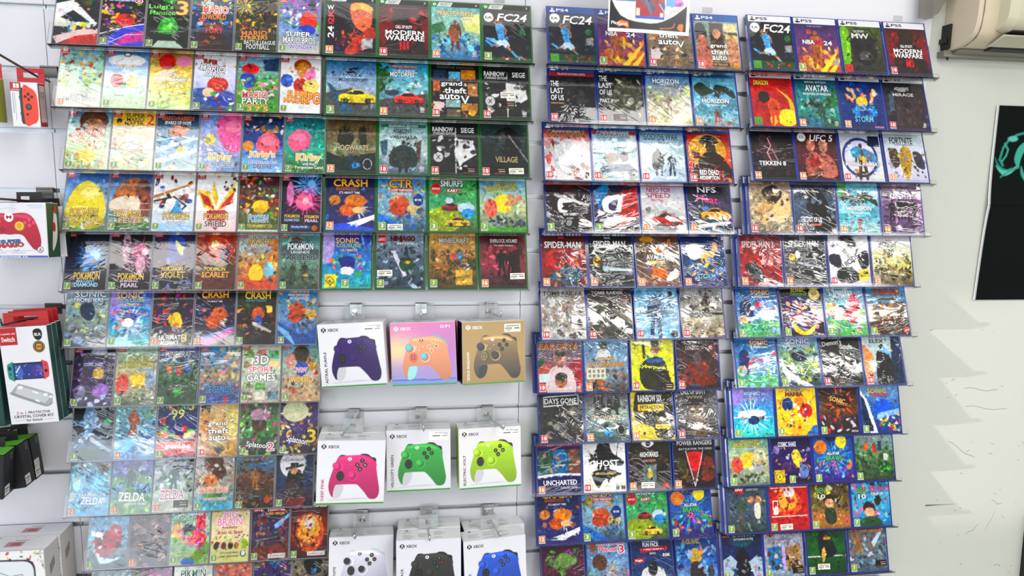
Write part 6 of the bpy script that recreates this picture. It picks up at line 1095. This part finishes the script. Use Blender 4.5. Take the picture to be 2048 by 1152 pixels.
pf, p2 = round_off(pf, 2), round_off(p2, 2); ring_prism(fr, p2, pf, 1.612, 1.632); fr.add([(1.612, y, z) for y, z in p2], [tuple(range(len(p2)))]); ring_prism(fr, pf, pf, 1.632, 2.35)
link('front_panel', fr.mesh('front_panel', [M['beige2']]), acr)
gv = MB(); gs = MB()
gv.box(1.650, 2.34, -.1650, -.1600, .525, .700)
for i in range(18): gs.prism([(-.1652, .5275 + i * .0096), (-.1695, .5285 + i * .0096), (-.1700, .5315 + i * .0096), (-.1652, .5330 + i * .0096)], 1.646, 2.34)
link('grille_back', gv.mesh('grille_back', [M['dark']]), acr); link('intake_grille', gs.mesh('intake_grille', [M['beige2']]), acr)
b = MB(); b.prism([(-.030, .4295), (-.060, .4335), (-.096, .4515), (-.112, .462), (-.132, .4655), (-.118, .4605), (-.097, .4480), (-.062, .4290), (-.030, .4270)], 1.640, 2.34); link('air_outlet', b.mesh('air_outlet', [M['dark']]), acr)
b = MB(); b.prism([(-.122, .4560), (-.126, .4510), (-.092, .4390), (-.070, .4330), (-.072, .4365), (-.092, .4430)], 1.622, 2.33); link('air_vane', b.mesh('air_vane', [M['beige2']]), acr)
b = MB(); b.box(1.533, 2.35, -.012, .017, .413, .431); b.prism([(-.012, .431), (-.040, .430), (-.014, .420)], 1.560, 2.35); link('mounting_rail', b.mesh('mounting_rail', [M['grey']], bevel=.001), acr)
b = MB(); b.box(1.5415, 1.5485, -.016, .017, .436, .505); b.box(1.535, 1.5420, -.010, .017, .452, .466); b.tube([(1.545, -.004, .44), (1.545, -.004, .425), (1.553, -.004, .405)], .003); link('pipe_wrap', b.mesh('pipe_wrap', [M['dark']], bevel=.001), acr)
b = MB(); disc(b, 0, 0, .006, 0, 'bfeee8'); b.box(-.0055, .0055, .0002, .002, -.0055, .0055); link('indicator_lens', b.mesh('indicator_lens', [M['led']]), acr, (1.826, -.1640, .494))
# smoky clear bracket hanging in front of its end
pts = [(1.428, .512), (1.474, .513), (1.476, .520), (1.488, .527), (1.500, .550), (1.515, .565), (1.53, .575), (1.53, .66), (1.428, .66)]
b = MB(); n = len(pts); b.add([(x, -.030, z) for x, z in pts] + [(x, -.026, z) for x, z in pts], [tuple(range(n)), tuple(range(2 * n - 1, n - 1, -1))] + [(i, (i + 1) % n, n + (i + 1) % n, n + i) for i in range(n)])
r = link('plastic_bracket', b.mesh('plastic_bracket', [M['smoke']])); tag(r, 'smoky clear plastic bracket beside the beige air conditioner', 'bracket')
link('standoff', MB().box(1.468, 1.4745, -.026, .017, .516, .655).mesh('standoff', [M['acr']], bevel=.0005), r)

# ------------------------------------------------------------------ printed sheets: hanging leaflet and dark poster
LF = ('g f6f6f6|r 3a6fc4 8 0 32.5 75|s 40 6 10 0 31 73 8fc0f0 c44 234 eee 5a8ad4 dfe8f4|r a31224 32.5 0 68.5 87|s 30 6 36 40 66 80 223 457 d0c8c4 7a0a1a 3a5a7a|l 3a5a80 2.5 38 60 44 78|l 4a6a90 3 46 74 52 84|l d8d0cc .8 62 76 68 82|r 2f55c0 32.5 86 68.5 88.5|r e8d0b0 33.5 80 38 86|r f0f0f0 63 83 67 86.2|r c83aa0 70 0 89 77|s 24 6 71 20 88 76 f080c8 3a9ad8 fff 8a2a8a|r 4a9ade 70 71 81 77|P d01a2a 72 62 84 60 86 68 76 70|'
      'p 141416 2 71.8 8 80 15 86.6 24 89.6 33 91 50.6 92 60 91.2 68.5 89.2 76 86.6 83 83.5 90 79.5 96.6 75.5 96 97.2 1.2 97.4|P e8742a 12 92 16 90.4 20 91.2 24 91.8 24.6 96.6 21 95.6 18 94.6 14 95.8 12 95.4|l e8742a .8 64 95.6 76 95 80 94 81.5 90.6|P e8742a 86 92.4 88 91 92 91 92.6 93 91.4 97 87 95.8 85.4 94.6|t 8.4 93.2 9 3.4 f4f4f4 Play|t 18 93.4 12 3 fbe8d4 Games.')
A_ = Art(207, 293, 1.5, seed=9); A_.run(LF); A_.line([(207 * .827 + 17 * math.cos(t), 293 * .86 - 17 * math.sin(t)) for t in np.linspace(.5, 3.6, 18)], 2.0, hexc('d88a78'))
A_.poly([(207 * a / 100, 293 * b / 100) for a, b in ((67, 89.7), (68.5, 89.2), (76, 86.6), (83, 83.5), (90, 79.5), (96.6, 75.5), (96, 97.2), (67, 97.2))], hexc('141416')); A_.run('l e8742a .8 64 95.6 76 95 80 94 81.5 90.6|P e8742a 86 92.4 88 91 92 91 92.6 93 91.4 97 87 95.8 85.4 94.6')
for i in range(3): pass
mb = MB(); A_.emit(mb, 0, -.1035, .293)
V = mb.v[0]
def curl(v):
    v = np.asarray(v).copy(); v[:, 1] += -.010 * (1 - np.clip(v[:, 2] / .293, 0, 1)) ** 2 - .004 * np.cos(v[:, 0] * 14); return v
mb.v = [curl(v) for v in mb.v]
bk = MB(); g = [(x, 0.0, z) for z in np.linspace(0, .293, 12) for x in np.linspace(-.1035, .1035, 10)]
g2 = curl(np.array(g)); bk.add(np.concatenate([g2 + [0, .0003, 0], g2 + [0, .0008, 0]]), [(r_ * 10 + c, r_ * 10 + c + 1, (r_ + 1) * 10 + c + 1, (r_ + 1) * 10 + c) for r_ in range(11) for c in range(9)] + [(120 + r_ * 10 + c, 120 + (r_ + 1) * 10 + c, 120 + (r_ + 1) * 10 + c + 1, 120 + r_ * 10 + c + 1) for r_ in range(11) for c in range(9)])
r = link('hanging_leaflet', bk.mesh('hanging_leaflet', [M['card']], smooth=True), None, (.5705, -.2, .3935), (0, math.radians(.9), 0)); tag(r, 'white leaflet with black curved footer hanging before the top blue cases', 'leaflet')
link('leaflet_print', fast_mesh(mb, 'leaflet_print', M['gprint']), r)
st = MB(); st.tube([(-.08, 0, .292), (-.08, 0, .79)], .0005, seg=5); st.tube([(.08, 0, .292), (.08, 0, .79)], .0005, seg=5); link('hanging_thread', st.mesh('hanging_thread', [M['tab']]), r)
PO = ('g 0e1412 0e1413 0d1110|s 70 7 50 46 100 100 12241f 10201c 0f1b18 14302a|P 2a6a5e 88 70 100 62 100 84 92 80|'
      'l 2f8f7e 1.6 9 30 6 27 8 21 12 17 18 14.5 26 13 34 12.6|l 3fa28e 1.2 9 19 12 22 11 25 8 28|P 2f8f7e 2 26 6 30 12 32 17 31 12 34 6 32|P 57b8a4 3 30 9 32.5 16 32 22 29 17 33.5 10 35|l 2f8f7e 1 8 36 14 33 22 31|'
      'P 3fa28e 18 27 20 21 26 17.5 34 16 42 17 46 20 40 19 32 19 26 22 23 27 22 31|E 57b8a4 15 16.5 4 1.4|P 9fe0d0 30 31 28 26 32 23 40 23.5 46 26 48 31 42 34.5 35 34.5|E d4f2ea 38 28 6 3.4|P 3fa28e 24 30 28 35 36 37.5 46 37 54 33 52 38 44 40.5 32 39.5 25 35|'
      'P e8e0c8 27 25 29 21 31 25|P e8e0c8 34 23.5 37 19.5 39 23.5|P e8e0c8 42 24 46 21 46 26|P 57b8a4 52 14 70 12 84 16 90 28 84 36 86 26 80 18 64 16|'
      'r efefef 0 0 .8 100|r 060606 0 50.2 100 50.6')
A_ = Art(420, 596, 3.0, seed=3); A_.run(PO); mb = MB(); A_.emit(mb, 0, 0, .298)
def fold(v):
    v = np.asarray(v).copy(); v[:, 1] += -.008 * np.exp(-np.abs(v[:, 2] + .002) / .06) - .003; v[:, 0] += np.where(v[:, 2] < 0, v[:, 2] * .036 + .0, v[:, 2] * .006); return v
mb.v = [fold(v) for v in mb.v]
bk = MB(); zs = np.linspace(-.298, .298, 41); g = fold(np.array([(x, 0, z) for z in zs for x in (-.003, .42)]))
bk.add(np.concatenate([g + [0, .0005, 0], g + [0, .0012, 0]]), [(2 * i, 2 * i + 1, 2 * i + 3, 2 * i + 2) for i in range(40)] + [(82 + 2 * i, 82 + 2 * i + 2, 82 + 2 * i + 3, 82 + 2 * i + 1) for i in range(40)])
r = link('wall_poster', bk.mesh('wall_poster', [M['card']]), None, (1.7465, WR - .002, -.0145)); tag(r, 'creased black poster with glowing teal swirl pinned to the bare wall', 'poster')
link('poster_print', fast_mesh(mb, 'poster_print', M['matte']), r)
# edge of a dark rounded panel at the lower end of the bare wall
prof = catmull([(2.016, -1.06), (2.030, -1.03), (2.08, -1.02), (2.5, -1.02), (2.52, -1.05), (2.52, -1.60), (2.50, -1.63), (2.06, -1.63), (2.034, -1.60), (2.022, -1.35)], 5)
b = MB(); n = len(prof); b.add([(x, WR - .030, z) for x, z in prof] + [(x, WR - .0005, z) for x, z in prof], [tuple(range(n)), tuple(range(2 * n - 1, n - 1, -1))] + [(i, (i + 1) % n, n + (i + 1) % n, n + i) for i in range(n)])
r = link('dark_panel', b.mesh('dark_panel', [M['dark']])); tag(r, 'black rounded panel edge low on the bare wall', 'panel')
